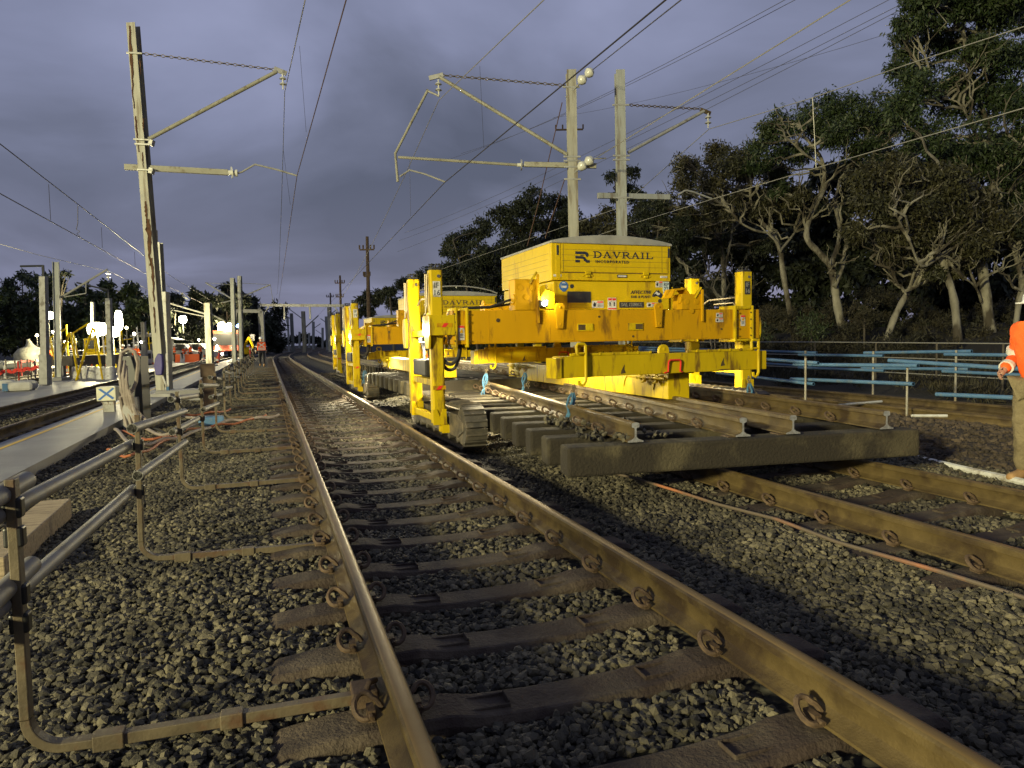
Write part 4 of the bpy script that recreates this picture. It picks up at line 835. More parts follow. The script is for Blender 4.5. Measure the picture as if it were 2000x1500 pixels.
# ------------------------------------------------------------------ rusty square post beside the handrail
p = pz(410,812,-.03); o = thing('steel_post', p, 'rusty dark square post standing between the handrail and the walkway', 'post', None, .3)
RUSTD = M('dark_rust', (.050,.032,.020), (.10,.068,.042), 5, .85, bump=.3, bsc=30)
b = MB(); b.box(-.105,.105,-.10,.10,0,.82); b.build('column', RUSTD, o, .008); b = MB(); b.box(-.135,.135,-.13,.13,.82,1.10); b.build('head_block', RUSTD, o, .012); b = MB(); b.box(-.2,.2,-.2,.2,-.1,.03); b.build('footing', PATHM, o, .02)
# slender post with a grey board, white/red marker posts
def post_board(px, py0, pyt, z, w_, h_, label, cat, board, name='signboard', y=None):
    p = pz(px, py0, z); o = thing(name, p, label, cat, None, .33); top = py_(px, pyt, p.y).z-p.z
    b = MB(); b.tube([(0,0,0),(0,0,top-h_*.3)], .022*max(1,p.y/20), 8); b.build('pole', GALV, o); b = MB(); b.box(-w_/2,w_/2,-.02-.02,-.025,top-h_,top); b.build('board', board, o, .01); return o
post_board(402, 700, 602, 0, .40, .95, 'grey rectangular board facing away, on a thin pole past the walkway mast', 'board', GALV)
post_board(494, 697, 653, 0, .55, .8, 'small white board on a pole left of the walking worker', 'board', WHT)
for px, yb, yt, m_, lab in ((428,706,682,RED,'short red marker post beside the far handrail'),(437,690,655,WHT,'white marker post next to the grey board'),(489,700,676,RED,'tiny red marker left of the small white board')):
    p = pz(px,yb,0); t_ = py_(px,yt,p.y).z; b = MB(); b.box(-.06,.06,-.06,.06,0,t_); b.box(-.065,.065,-.065,.065,t_*.7,t_*.85,1); o = b.build('marker_post', [m_,WHT if m_ is RED else RED], None, .01, loc=p); tag(o, lab, 'marker post')
# ------------------------------------------------------------------ cable clutter round the mast
p = pz(213,812,-.06); o = thing('junction_box', p, 'cream junction box with a blue painted cross, on a pedestal of cables', 'junction box', None, .3)
yb = py_(213,782,p.y).z-p.z; yt = py_(213,755,p.y).z-p.z; w_ = .19
b = MB(); b.box(-w_,w_,-.16,.22,yb,yt); bx = b.build('cabinet', M('cream_box',(.50,.49,.36),(.58,.57,.44),5,.6), o, .015)
b = MB(); b.prism([(-.17,yb+.03),(-.12,yb+.02),(.17,yt-.04),(.13,yt-.02)], (0,-.163,0), (1,0,0), (0,0,1), (0,.002,0)); b.prism([(-.15,yt-.05),(-.10,yt-.03),(.16,yb+.06),(.12,yb+.03)], (0,-.165,0), (1,0,0), (0,0,1), (0,.002,0)); b.build('painted_cross', BLU, bx)
b = MB()
for k in range(7): x = -.13+.04*k; b.tube([(x,-.05+.03*(k%3),yb),(x*.8+.03,-.04,yb*.75),(x*.5+.05,-.02+.03*(k%2),yb*.4),(x*.7+.06,.02,-.02)], .016, 6)
b.build('cable', CABP, o, smooth=True)
b = MB(); b.box(-.10,.12,-.05,.12,0,yb); b.build('pedestal', GALV, o)
CB = W(-4.35,15.2,0); CB = pz(258,840,-.1)
cb = thing('cable_bundle', CB, 'tall bundle of looped pale cables standing by the mast on the walkway', 'cable bundle')
ys = CB.y
def cpx(px,py,dy=0): return py_(px,py,ys+dy)-CB
b = MB(); b.tube([cpx(250,752,.2),cpx(240,760,.2)],.01,4)
for pts in ([(258,840),(250,800),(238,765),(233,725),(237,690),(252,681),(263,687),(270,710),(266,745),(256,770),(262,800),(275,830)],
            [(268,838),(258,805),(244,770),(240,735),(243,705)], [(275,842),(262,812),(250,778),(247,745),(246,715)], [(282,838),(270,815),(258,792),(252,760)],
            [(290,825),(275,812),(262,795),(256,770)], [(248,836),(240,800),(235,775)]):
    b.tube([cpx(x,y,.1*math.sin(i*1.7)) for i,(x,y) in enumerate(pts)], .034, 7)
b.build('cable', CABP, cb, smooth=True)
b = MB(); q0 = cpx(262,800,.35); b.box(q0.x-.14,q0.x+.22,q0.y-.1,q0.y+.2,0,py_(262,695,ys+.35).z-CB.z); b.build('cabinet', DKPL, cb, .01)
b = MB(); q0 = cpx(262,840,.2); b.box(q0.x-.12,q0.x+.10,q0.y-.15,q0.y+.1,0,py_(262,775,ys+.2).z-CB.z); b.build('plinth', PATHM, cb, .01)
def ground_cable(pts, r, m, label, z=.05):
    P = [pz(x,y,z) for x,y in pts]
    Q = []
    for i in range(len(P)-1):
        for k in range(5):
            f_ = k/5; a_ = P[max(i-1,0)]; b0 = P[i]; c_ = P[i+1]; d_ = P[min(i+2,len(P)-1)]
            Q.append(.5*((2*b0)+(c_-a_)*f_+(2*a_-5*b0+4*c_-d_)*f_*f_+(3*b0-a_-3*c_+d_)*f_**3))
    Q.append(P[-1]); Q = [v+Vector((0,0,.02*math.sin(i*1.3))) for i, v in enumerate(Q)]
    o = MB().tube(Q, r, 7).build('ground_cable', m, None, smooth=True); return tag(o, label, 'cable', 'cables on the ballast by the mast')
ground_cable([(225,838),(262,868),(310,862),(370,848),(440,824),(500,818),(545,812)], .028, CABP, 'pale cable snaking from the junction box across to the left rail')
ground_cable([(235,842),(300,858),(360,842),(420,832),(480,822),(520,812)], .020, CABO, 'orange cable lying next to the pale one, running to the left rail')
ground_cable([(275,835),(330,848),(385,822),(350,812),(300,826)], .026, CABP, 'pale cable looped on the ground under the looped bundle')
ground_cable([(210,878),(255,890),(310,868),(350,848)], .018, CABO, 'orange cable in shadow below the junction box')
ground_cable([(300,838),(350,846),(420,812),(480,802),(530,795)], .018, BLK, 'thin black cable beside the rusty square post')
ground_cable([(290,822),(340,812),(400,808),(450,800)], .022, CABO, 'faded orange cable passing behind the rusty square post')
b = MB(); b.box(-.22,.22,-.14,.14,0,.16); p = pz(413,830,-.02); o = b.build('cable_tray', BLPIPE, None, .03, loc=p, rotz=.4); tag(o, 'small blue plastic block at the foot of the rusty square post', 'block')
b = MB(); b.box(-.6,.6,-.35,.35,-.1,.26); p = pz(352,778,-.06); o = b.build('concrete_block', PATHM, None, .02, loc=p, rotz=.33); tag(o, 'low concrete block on the ground right of the mast foot', 'concrete block')
# white conduit on the right, grounded copper cable in front of the panel, markers
def gtube(pix, r, m, label, cat, name, z=.06, n=8):
    P = [pz(x,y,z) for x,y in pix]; return tag(MB().tube(P, r, n).build(name, m, None, smooth=True), label, cat)
gtube([(1695,876),(1788,894),(1880,916),(1990,940),(2080,962)], .035, PVC, 'white conduit lying on the soil in front of the right hand worker', 'conduit', 'white_conduit', .05)
P = [W(2.2,4.6,.03),W(2.13,4.1,.04),W(2.2,3.5,.06),W(2.28,2.9,.05),W(2.36,2.35,.03),W(2.42,1.7,.05),W(2.42,1.1,.035),W(2.5,.4,.04),W(2.6,-.3,.02)]
tag(MB().tube(P, .013, 7).build('bond_cable', M('copper_cable',(.11,.085,.06),(.33,.13,.06),1.3,.7,contrast=(.52,.66)), None, smooth=True), 'thin copper bond cable lying along the ballast left of the near right hand rail', 'cable')
for pix, lab in (([(1590,797),(1660,789),(1722,784)],'pale stick lying on the soil behind the panel'),([(1780,812),(1850,812)],'short white strip on the soil right of the pale stick')): gtube(pix, .022, PVC, lab, 'strip', 'ground_strip', .22, 6)
# ------------------------------------------------------------------ blue pipe barrier
def lat_pt(px, py, a):     # where a pixel's line of sight meets the upright plane at sideways offset a
    nv = Vector((math.cos(PSI),math.sin(PSI),0)); P = Vector((P0.x,P0.y,0))+nv*a; d = ray(px,py); s = (P-CAMP).dot(nv)/d.dot(nv); return CAMP+d*s
PICK = M('pale_picket', (.24,.225,.18), (.34,.32,.265), 9, .7, dirt=(.22,.17,.1), dsc=7, damt=.35)
for px, y0, y1, a_, lab in ((1573,700,792,8.25,'pale picket of the front row, nearest the gantry'),(1771,716,806,8.4,'pale picket of the front row, tall, standing in front of the rusty rails'),(1573,685,716,11.4,'short pale picket of the back row seen above the front picket'),(1705,686,762,11.4,'middle pale picket of the back row, between two front pickets'),(1866,684,772,11.4,'pale picket of the back row, left of the right hand worker')):
    p = lat_pt(px,y1,a_); q = lat_pt(px,y0,a_); g_ = float(ground_z(a_,10)); b = MB(); b.tube([(0,0,min(0,g_-p.z)-.1),(0,0,q.z-p.z)], .018*p.y/12, 6); o = b.build('barrier_picket', PICK, None, loc=p); tag(o, lab, 'picket', 'pickets of the blue pipe barrier')
pp = [((1400,683),(1595,689),11.45),((1560,693),(1725,695),11.35),((1688,689),(1898,686),11.45),((1845,692),(2010,694),11.35),((1430,697),(1598,709),8.3),((1550,712),(1793,714),8.35),((1736,704),(2000,721),8.5),((1430,706),(1586,716),11.5),((1560,718),(1727,724),11.4),((1683,719),(1892,721),11.5),((1841,725),(2010,733),11.4),((1400,728),(1589,750),8.3),((1545,740),(1784,750),8.35),((1829,770),(2010,778),8.6),((1180,676),(1420,684),11.5),((1240,682),(1400,688),11.4)]
nm_ = ['top pipe at the gantry end of the back row','top pipe of the back row, short one right of the first picket','top pipe of the back row over the middle picket','top pipe of the back row at the right hand worker','upper pipe of the front row at the gantry end','upper pipe of the front row, long one under the middle picket','thick upper front row pipe ending at the right hand worker','second pipe of the back row at the gantry end','second pipe of the back row, short one right of the first picket','second pipe of the back row over the tall front picket','second pipe of the back row reaching the right hand worker','low pipe of the front row at the gantry end, sloping down','low pipe of the front row between the two front pickets','pipe lying lowest, along the rusty rail by the right hand worker','pale top pipe seen under the gantry beam','pale second pipe seen under the gantry beam']
for (a0,a1,a_), n_ in zip(pp, nm_):
    p = lat_pt(*a0,a_); q = lat_pt(*a1,a_); b = MB(); b.pipe((0,0,0), q-p, .032, .026, 12); o = b.build('barrier_pipe', [BLPIPE,BLK], None, smooth=True, loc=p, fixn=False); tag(o, 'blue '+n_ if 'pale' not in n_ else n_, 'pipe', 'pipes of the blue barrier')  # pipe bore painted black in place of its inner shade
# wire fence behind
fz = [lat_pt(x,y,13.2) for x,y in ((1180,668),(1320,668),(1480,668),(1592,668),(1711,669),(1830,670),(1960,671),(2120,673))]
f_ = thing('wire_fence', (fz[0].x,fz[0].y,0), 'dark sagging wire fence along the foot of the bush', 'fence'); b = MB()
for k in (0,.33,.66): b.tube([v-fz[0]+Vector((0,0,fz[0].z-k*1.1)) for v in fz], .012, 5)
b.build('fence_wire', WIREL, f_)
for v in fz: q = MB(); q.tube([(v.x-fz[0].x,v.y-fz[0].y,.2),(v.x-fz[0].x,v.y-fz[0].y,v.z)], .022, 6); q.build('fence_post', BARKD, f_)
# ------------------------------------------------------------------ overhead line masts
def hsec(b, x0, z0, z1, w_, d_, t_=.02, m=0, lean=0):   # H section with web across x
    for s in (-1,1): b.bar((x0+s*(w_/2-t_/2)+lean*0,0,z0),(x0+s*(w_/2-t_/2),0,z1), d_, t_, m, up=(1,0,0))
    b.bar((x0,0,z0),(x0,0,z1), t_, w_-2*t_-.002, m, up=(1,0,0))
def chain_mesh(p, q, n=26): b = MB(); link_chain(b, p, q, n, .012, .035); return b
def insulator(b, c, n=2, r=.10, ax=(0,0,-1), gap=.16):
    c = Vector(c); ax = Vector(ax).normalized()
    for i in range(n):
        p = c+ax*(.08+gap*i); b.tube([p, p+ax*.02, p+ax*.06, p+ax*.07], [.03,r*.7,r,.04], 12)
    b.tube([c, c+ax*(gap*n+.12)], .02, 6)
def mast(base, top, label, mat, w_=.26, d_=.24, rotz=.33):
    base = Vector(base); top = Vector(top); o = thing('line_mast', base, label, 'mast', None, 0)
    d = top-base; b = MB(); hsec(b, 0, 0, d.length, w_, d_)
    c = b.build('mast_column', mat, o); c.rotation_euler = (d.to_track_quat('Z','Y')).to_euler(); 
    c.rotation_euler = (Matrix.Rotation(0,3,'X') @ d.to_track_quat('Z','Y').to_matrix() @ Matrix.Rotation(0,3,'Z')).to_euler()
    b = MB(); b.box(-.4,.4,-.4,.4,-.4,.12); b.build('footing', PATHM, o, .02)
    return o
def fix(o, px, py, y): return py_(px, py, y)-o.location       # a pixel's point at distance y, relative to the mast
def arm(o, pts, r, m, name, n=8): return MB().tube(pts, r, n).build(name, m, o, smooth=True)
# walkway mast
yb = 20.4
m1 = mast(py_(319,775,yb), py_(260,48,yb), 'tall leaning cream mast with rust streaks at the walkway edge', MASTM, .29, .24)
F_ = lambda px, py, dy=0: fix(m1, px, py, yb+dy)
def streak(o, p, q, w_, off, mat, name='rust_streak'):       # ragged rust run on the face of a mast
    n = 14; up = q-p; x = Vector((1,0,0)); L_ = []; R_2 = []
    for k in range(n+1):
        f_ = k/n; ww = w_*(.35+.65*math.sin(math.pi*min(1,f_*1.25+.08))**.8)*random.uniform(.6,1.15); sh = random.uniform(-.2,.2)*w_
        L_.append((-ww/2+sh, f_)); R_2.append((ww/2+sh, f_))
    b = MB(); poly = L_+R_2[::-1]; b.prism(poly, p+Vector((0,off,0)), x, up, (0,.004,0)); return b.build(name, mat, o)
RSTN = M('rust_stain',(.045,.017,.008),(.10,.048,.02),9,.9)
for (x0,y0,x1,y1,w_) in ((253,55,261,215,.08),(264,230,271,300,.05),(273,120,275,150,.03),(284,395,286,450,.07),(289,430,293,520,.15),(296,505,300,590,.09),(279,235,280,262,.05),(300,600,303,650,.05),(278,300,279,330,.04)): streak(m1, F_(x0+6,y0), F_(x1+6,y1), w_, -.165, RSTN)
q = chain_mesh(F_(274,104,-.1), F_(538,136,.9), 34).build('stay_chain', CHAINM, m1)
arm(m1, [F_(290,272,-.1), F_(540,140,.9)], .055, ARMM, 'raking_strut', 10)
b = MB(); b.bar(F_(535,134,.9), F_(560,144,1.0), .05, .14); b.build('strut_head', GALV, m1, .01)
b = MB(); insulator(b, F_(552,146,.95)+Vector((0,0,.02)), 2, .10); b.build('insulator', PORC, m1, smooth=True)
b = MB(); b.bar(F_(243,326,-.15), F_(446,337,.6), .10, .16); b.build('registration_beam', ARMM, m1, .01)
b = MB(); b.tube([F_(446,337,.6), F_(460,338,.65)], .07, 10); b.tube([F_(452,337,.62), F_(453.5,337,.63)], .17, 16); b.tube([F_(458,338,.64), F_(464,338,.66)], .10, 10); b.build('insulator', PORC, m1, smooth=True)
arm(m1, [F_(464,338,.66), F_(472,336,.7), F_(498,321,.8), F_(540,331,.95), F_(580,343,1.1)], .028, GALV, 'registration_arm')
for px, py in ((262,103),(276,272),(278,281),(283,331)):
    b = MB(); b.bar(F_(px-15,py,-.17), F_(px+16,py+1.5,-.17), .05, .05); b.build('clamp', GALV, m1, .008)
for px, py in ((292,278),(292,333)): b = MB(); b.bar(F_(px,py,-.1), F_(px+8,py+2,-.1), .16, .16); b.build('bracket', GALV, m1, .008)
p = F_(310,712,-.22); b = MB(); b.prism([(-.11,-.30),(.06,-.30),(.10,-.05),(.10,.24),(.04,.31),(-.02,.31),(-.10,.18),(-.15,-.05)], p+Vector((.0,0,0)), (1,0,0), (0,0,1), (0,.14,0)); b.build('purple_cover', PURP, m1, .02)
b = MB(); b.tube([F_(318,735,-.2), F_(324,752,-.18), F_(323,792,-.16)], .025, 6); b.tube([F_(326,690,-.2), F_(330,790,-.15)], .035, 6); b.build('conduit', PVC, m1)
b = MB(); b.tube([F_(328,755,-.2), F_(331,800,-.18)], .04, 6); b.build('blue_conduit', BLPIPE, m1)
m1b = mast(py_(324,775,22.5), py_(307,474,22.5), 'square pale post directly behind the leaning cream mast', GALV, .24, .26)
b = MB(); b.tube([fix(m1b,305,474,22.5), fix(m1b,304,450,22.5)], .06, 8); b.build('post_top', GALV, m1b); b = MB(); b.bar(fix(m1b,319,570,22.4), fix(m1b,326,770,22.4), .28,.28); b.build('post_base', GALV, m1b, .01)
# the two masts behind the power pack
ya = 20.3
m2 = mast(py_(1124,690,ya), py_(1115,140,ya), 'pale mast with a dark rusty web, left of the two behind the canopy', MASTM, .36, .26)
G_ = lambda px, py, dy=0: fix(m2, px, py, ya+dy)
streak(m2, G_(1117,141), G_(1116,250), .15, -.15, RSTN); streak(m2, G_(1118,262), G_(1118,302), .06, -.15, RSTN)
chain_mesh(G_(1104,167,0), G_(862,147,.2), 34).build('stay_chain', CHAINM, m2)
arm(m2, [G_(1108,302,0), G_(858,150,.2)], .05, ARMM, 'raking_strut', 10)
b = MB(); b.bar(G_(866,146,.2), G_(838,153,.2), .05, .13); b.build('strut_head', GALV, m2, .01)
b = MB(); insulator(b, G_(856,155,.2), 2, .10); b.build('insulator', PORC, m2, smooth=True)
arm(m2, [G_(833,176,.2), G_(836,175,.2), G_(772,300,.25), G_(777,355,.25)], .038, ARMM, 'drop_bracket')
arm(m2, [G_(834,177,.2), G_(850,184,.2), G_(858,188,.2)], .03, GALV, 'drop_link')
arm(m2, [G_(778,307,.25), G_(1010,322,.1)], .04, ARMM, 'registration_tube'); b = MB(); b.bar(G_(1024,321,.1), G_(1165,324,-.1), .09, .14); b.build('registration_beam', ARMM, m2, .01)
b = MB(); b.tube([G_(1010,322,.1), G_(1026,322,.1)], .05, 10); b.tube([G_(1017,322,.1), G_(1020,322,.1)], [.17,.14], 16); b.build('insulator', PORC, m2, smooth=True)
arm(m2, [G_(781,345,.25), G_(800,332,.25), G_(830,340,.2), G_(869,355,.2)], .026, GALV, 'registration_arm')
for c0, c1 in ((1137,156),(1151,142)): 
    b = MB(); c = G_(c0,c1,-.25); b.tube([c+Vector((.05*s_,.02*s_,.05*s_)) for s_ in (-2,-1.2,0,1.2,2)], [.03,.105,.14,.105,.03], 14); b.build('strain_insulator', PORC, m2, smooth=True)
for c0, c1 in ((1137,324),(1151,314)): 
    b = MB(); c = G_(c0,c1,-.25); b.tube([c+Vector((.05*s_,.02*s_,.05*s_)) for s_ in (-2,-1.2,0,1.2,2)], [.03,.105,.14,.105,.03], 14); b.build('strain_insulator', PORC, m2, smooth=True)
b = MB(); b.tube([G_(1105,190,-.1), G_(1137,158,-.25)], .025, 6); b.tube([G_(1112,345,-.1), G_(1137,325,-.25)], .025, 6); b.tube([G_(1160,310,-.25), G_(1184,309,-.3)], .02, 6)
b.build('strain_link', GALV, m2)
for px, py in ((1115,170),(1117,306),(1117,314),(1118,326),(1118,350)): b = MB(); b.bar(G_(px-16,py,-.17), G_(px+17,py,-.17), .04, .05); b.build('clamp', GALV, m2, .006)
b = MB(); b.tube([G_(1098,200,.1), G_(1052,395,1.5), G_(1030,480,2.2)], .014, 5); b.tube([G_(1103,350,.1), G_(1065,465,1.2)], .014, 5); b.build('guy_wire', WIREC, m2)
m3 = mast(py_(1218,700,21.4), py_(1210,140,21.4), 'clean grey galvanised mast, right of the two behind the canopy', MASTG, .36, .26)
H_ = lambda px, py, dy=0: fix(m3, px, py, 21.4+dy)
chain_mesh(H_(1225,205,0), H_(1370,213,.6), 26).build('stay_chain', RAILW, m3)
arm(m3, [H_(1227,298,0), H_(1375,217,.6)], .05, GALV, 'raking_strut', 10)
b = MB(); b.bar(H_(1368,214,.6), H_(1388,222,.65), .05, .12); b.build('strut_head', RAILW, m3, .01)
b = MB(); insulator(b, H_(1383,221,.62), 2, .10); b.build('insulator', PORC, m3, smooth=True)
b = MB(); b.bar(H_(1167,382,-.2), H_(1308,385,.3), .10, .16); b.build('registration_beam', MASTG, m3, .01)
arm(m3, [H_(1325,380,.4), H_(1338,372,.42), H_(1352,374,.45), H_(1390,388,.6)], .026, GALV, 'registration_arm')
for px, py in ((1212,205),(1213,304),(1213,312),(1214,386)): b = MB(); b.bar(H_(px-16,py,-.17), H_(px+17,py,-.17), .04, .05); b.build('clamp', GALV, m3, .006)
# left background posts
def lamp_post(px, yb_, yt_, depth, w_, label, armpx=None, armtop=None, mat=GALV):
    p = py_(px, yb_, depth); p.z = 0; q = py_(px-4 if armpx else px, yt_, depth); o = thing('service_post', p, label, 'post'); d = q-p
    b = MB(); b.bar((0,0,0), d, w_, w_, up=(0,1,0)); b.build('post_shaft', mat, o, .012)
    b = MB(); b.bar((0,0,0), d*.28, w_*1.35, w_*1.35, up=(0,1,0)); b.build('post_base', mat, o, .012)
    if armpx: b = MB(); b.tube([d, d+Vector((0,0,.45))], .05, 6); b.tube([d+Vector((0,0,.42)), py_(armpx,armtop,depth)-p], .045, 6); b.build('arm', DKPL if mat is GALV else mat, o)
    return o
lamp_post(89,752,540,28.5,.24,'square pale post with a dark arm, at the left beside bagged material', 40, 520)
lamp_post(216,722,583,36,.24,'square pale post with a long arm, beside the brightest floodlight', 150, 552)
lamp_post(181,690,590,60,.26,'small pale post behind the bright floodlights')
m4 = mast(pz(114,742,0), py_(109,512,34), 'slender dark mast at the left, left of the bright floodlight', MASTG, .26, .22)
J_ = lambda px, py: fix(m4, px, py, 34)
arm(m4, [J_(119,581), J_(210,526)], .05, GALV, 'raking_strut'); b = MB(); insulator(b, J_(211,529), 2, .11); b.build('insulator', PORC, m4); arm(m4, [J_(126,580), J_(168,573), J_(168,553)], .03, GALV, 'registration_arm')
# distant pair and frames
def far_mast(px, yt_, depth, label, w_=.28, arms=(), yb_=None, mat=MASTG):
    p = py_(px, 676, depth); p.z = 0; q = py_(px-(3 if yt_ < 620 else 0), yt_, depth); o = mast(p, q, label, mat, w_, w_)
    for pts, r in arms: arm(o, [fix(o,x,y,depth+dz_) for x,y,dz_ in pts], r, GALV, 'cantilever_arm', 6)
    return o
far_mast(457,543,58,'left one of two thin far masts beside the work train lights', .3, [([(455,585,0),(402,552,.5)],.06),([(401,552,.5),(450,556,0)],.02),([(452,587,0),(440,590,0),(432,591,.1)],.05)])
far_mast(471,539,60,'right one of two thin far masts beside the work train lights', .3, [([(472,580,0),(528,556,.5)],.06),([(473,553,0),(528,556,.5)],.02),([(528,556,.5),(536,605,.5)],.02)])
far_mast(409,592,50,'pale thick far mast with arms reaching left, left of the work train', .4, [([(408,615,0),(330,592,.4)],.06),([(410,612,0),(440,628,.3)],.05),([(408,620,0),(340,606,.5)],.04)], mat=MASTM)
far_mast(595,608,120,'pale far mast on the bend, beyond the middle of the tracks', .55, [([(596,640,0),(622,616,0)],.1),([(594,625,0),(560,600,0)],.08)], mat=MASTM)
for k, (px, yt_, d_) in enumerate(((572,612,125),(612,628,170),(640,618,150),(645,600,120),(545,640,190),(556,650,220),(630,640,210),(585,648,230),(604,650,260))): 
    far_mast(px, yt_, d_, ['lattice far mast left of the pale one on the bend','thin far mast right of the pale one on the bend','far mast with an arm near the third gantry','tall dark far mast just left of the third gantry','thin far mast above the left rails on the bend','tiny far mast near the vanishing point','tiny far mast left of the third gantry','tiny mast at the end of the line','smallest mast at the end of the line'][k], .35+.001*d_, [([(px,yt_+14,0),(px-14+28*(k%2),yt_+4,0)],.09)])
def portal(x0, x1, yt_, depth, label, m_=MASTG, yb_=None, drop=()):
    p = py_(x0,676,depth); p.z = 0; o = thing('line_portal', p, label, 'line portal'); t0 = py_(x0,yt_,depth)-p; t1 = py_(x1,yt_+1,depth)-p
    b = MB(); b.bar(t0, t1, .3, .35); b.build('cross_girder', m_, o)
    for a_ in (t0, t1): b = MB(); b.bar((a_.x,a_.y,0), a_, .3, .3, up=(0,1,0)); b.build('portal_leg', m_, o)
    for px in drop: q = py_(px,yt_,depth)-p; b = MB(); b.bar(q, q-Vector((0,0,1.9)), .2, .2, up=(0,1,0)); b.build('drop_post', m_, o)
    b = MB(); b.bar(t0-Vector((0,0,2.2)), t0+(t1-t0)*.12, .12, .12); b.bar(t1-Vector((0,0,2.2)), t1-(t1-t0)*.12, .12, .12); b.build('knee_brace', m_, o)
portal(506,672,596,95,'widest line portal spanning the tracks beyond the walking worker', drop=(555,605))
portal(456,512,607,75,'pale line portal above the work train lights', GALV)
portal(527,562,619,140,'small line portal behind the walking worker', drop=())
# ------------------------------------------------------------------ wires
def wire(pts, r, m, label, cat='wire', grp='overhead wires'):
    p0 = Vector(pts[0]); o = MB().tube([Vector(p)-p0 for p in pts], r, 5).build('overhead_wire', m, None, smooth=True, loc=p0); return tag(o, label, cat, grp)
def sag(p, q, s, n=10): p = Vector(p); q = Vector(q); return [p.lerp(q, i/n)-Vector((0,0,s*4*(i/n)*(1-i/n))) for i in range(n+1)]
def ext(p, q, k): p = Vector(p); q = Vector(q); return p+(p-q)*k
w1a = py_(596,0,12.5); w1b = py_(556,180,yb+.95); w1c = py_(541,575,75)
wire([ext(w1a,w1b,.8), w1a, w1b]+sag(w1b,w1c,.9)[1:], .011, WIREM, 'upper wire of the pair over the empty foreground track')
w2a = py_(676,0,12.2); w2b = py_(580,344,yb+1.1); w2c = py_(544,590,75)
wire([ext(w2a,w2b,.9), w2a, w2b, w2c], .012, WIREC, 'lower contact wire of the pair over the empty foreground track')
wire([py_(585,90,16.5), py_(598,258,17.6)], .004, WIREM, 'thin dropper between the pair over the foreground track, nearest')
wire([py_(553,290,26), py_(567,400,26.5)], .005, WIREM, 'thin dropper between the pair over the foreground track, beyond the mast arm')
w3a = py_(1062,0,12.5); w3b = py_(857,196,20.4); w3c = py_(640,610,80)
wire([ext(w3a,w3b,.8), w3a, w3b]+sag(w3b,w3c,1.0)[1:], .011, WIREL, 'pale upper wire hung from the left pointing arm above the middle')
w4a = py_(1300,0,9.6); w4b = py_(869,356,20.5); w4c = py_(668,568,60); w4d = py_(598,640,160)
wire([ext(w4a,w4b,.9), w4a, w4b, w4c, w4d], .013, WIREM, 'dark contact wire running diagonally above the gantries')
wire([py_(937,129,17.2), py_(945,288,18.2)], .004, WIREM, 'thin dropper left of the two masts behind the canopy')
wire([py_(800,306,27), py_(802,422,27.6)], .005, WIREM, 'thin dropper below the drop bracket end')
w5 = py_(1158,136,20); wire([w5, py_(1330,0,12), ext(py_(1330,0,12), w5, .6)], .012, WIREM, 'dark stay wire rising right from the upper round insulators')
w6 = py_(1165,308,20); wire([w6, py_(1660,0,11), ext(py_(1660,0,11), w6, .5)], .012, WIREL, 'bright wire rising right from the lower round insulators')
w7 = py_(1385,252,22); wire([py_(2200,-15,12), py_(2000,52,13.5), py_(1760,130,16.5), py_(1590,190,18.5), w7]+[py_(1212,405,29), py_(1000,478,40), py_(835,535,55)], .012, WIREL, 'bright upper wire crossing in front of the tall trees')
w8 = py_(1391,389,22); wire([py_(2200,140,12), py_(2000,211,13.5), py_(1594,328,18.5), w8, py_(1225,440,29), py_(1020,510,40)], .012, WIREL, 'lower wire crossing in front of the tall tree trunks')
wire([py_(1587,191,18.5), py_(1594,328,18.5)], .010, WIREL, 'pale dropper joining the two wires in front of the tall trees')
for k, (p, q, d0, d1, r) in enumerate((((1960,-5),(1080,230),26,60,.010),((1780,-2),(780,470),26,70,.012),((1772,12),(775,492),26,70,.012),((1745,-5),(790,455),26,70,.012),((1560,-4),(900,300),26,60,.012),((1540,-4),(880,310),26,60,.012))):
    wire(sag(py_(*p,d0), py_(*q,d1), .5), r, M('wire_faint',(.10,.10,.13),rough=.6) if k == 0 else bpy.data.materials['wire_faint'], 'faint thin high wire crossing the sky right of the masts')
w9a = py_(-40,250,15); w9b = py_(275,494,32); wire([w9a, w9b]+[py_(335,540,48), py_(420,592,90)], .013, WIREM, 'upper wire at the far left, passing behind the leaning mast')
wa = py_(-40,356,15); wb = py_(262,522,32); wire([wa, wb, py_(330,560,50), py_(410,600,90)], .013, WIREM, 'lower wire at the far left, passing behind the leaning mast')
for (x0,y0,x1,y1,d_,i) in ((95,360,99,430,19,'first'),(198,444,200,484,25,'third'),(263,492,264,520,31,'fourth')): wire([py_(x0,y0,d_), py_(x1,y1,d_)], .007, WIREM, '%s dropper of the two wires at the far left' % i)
z_ = [py_(152,402,22), py_(152,436,22), py_(149,448,22), py_(156,452,22), py_(150,456,22), py_(156,462,22)]; wire(z_, .010, WIREM, 'crinkled dropper of the two wires at the far left')
wire([py_(-30,468,40), py_(75,498,50), py_(212,530,60), py_(300,570,80)], .018, WIREL, 'faint low wire above the left hand trees')
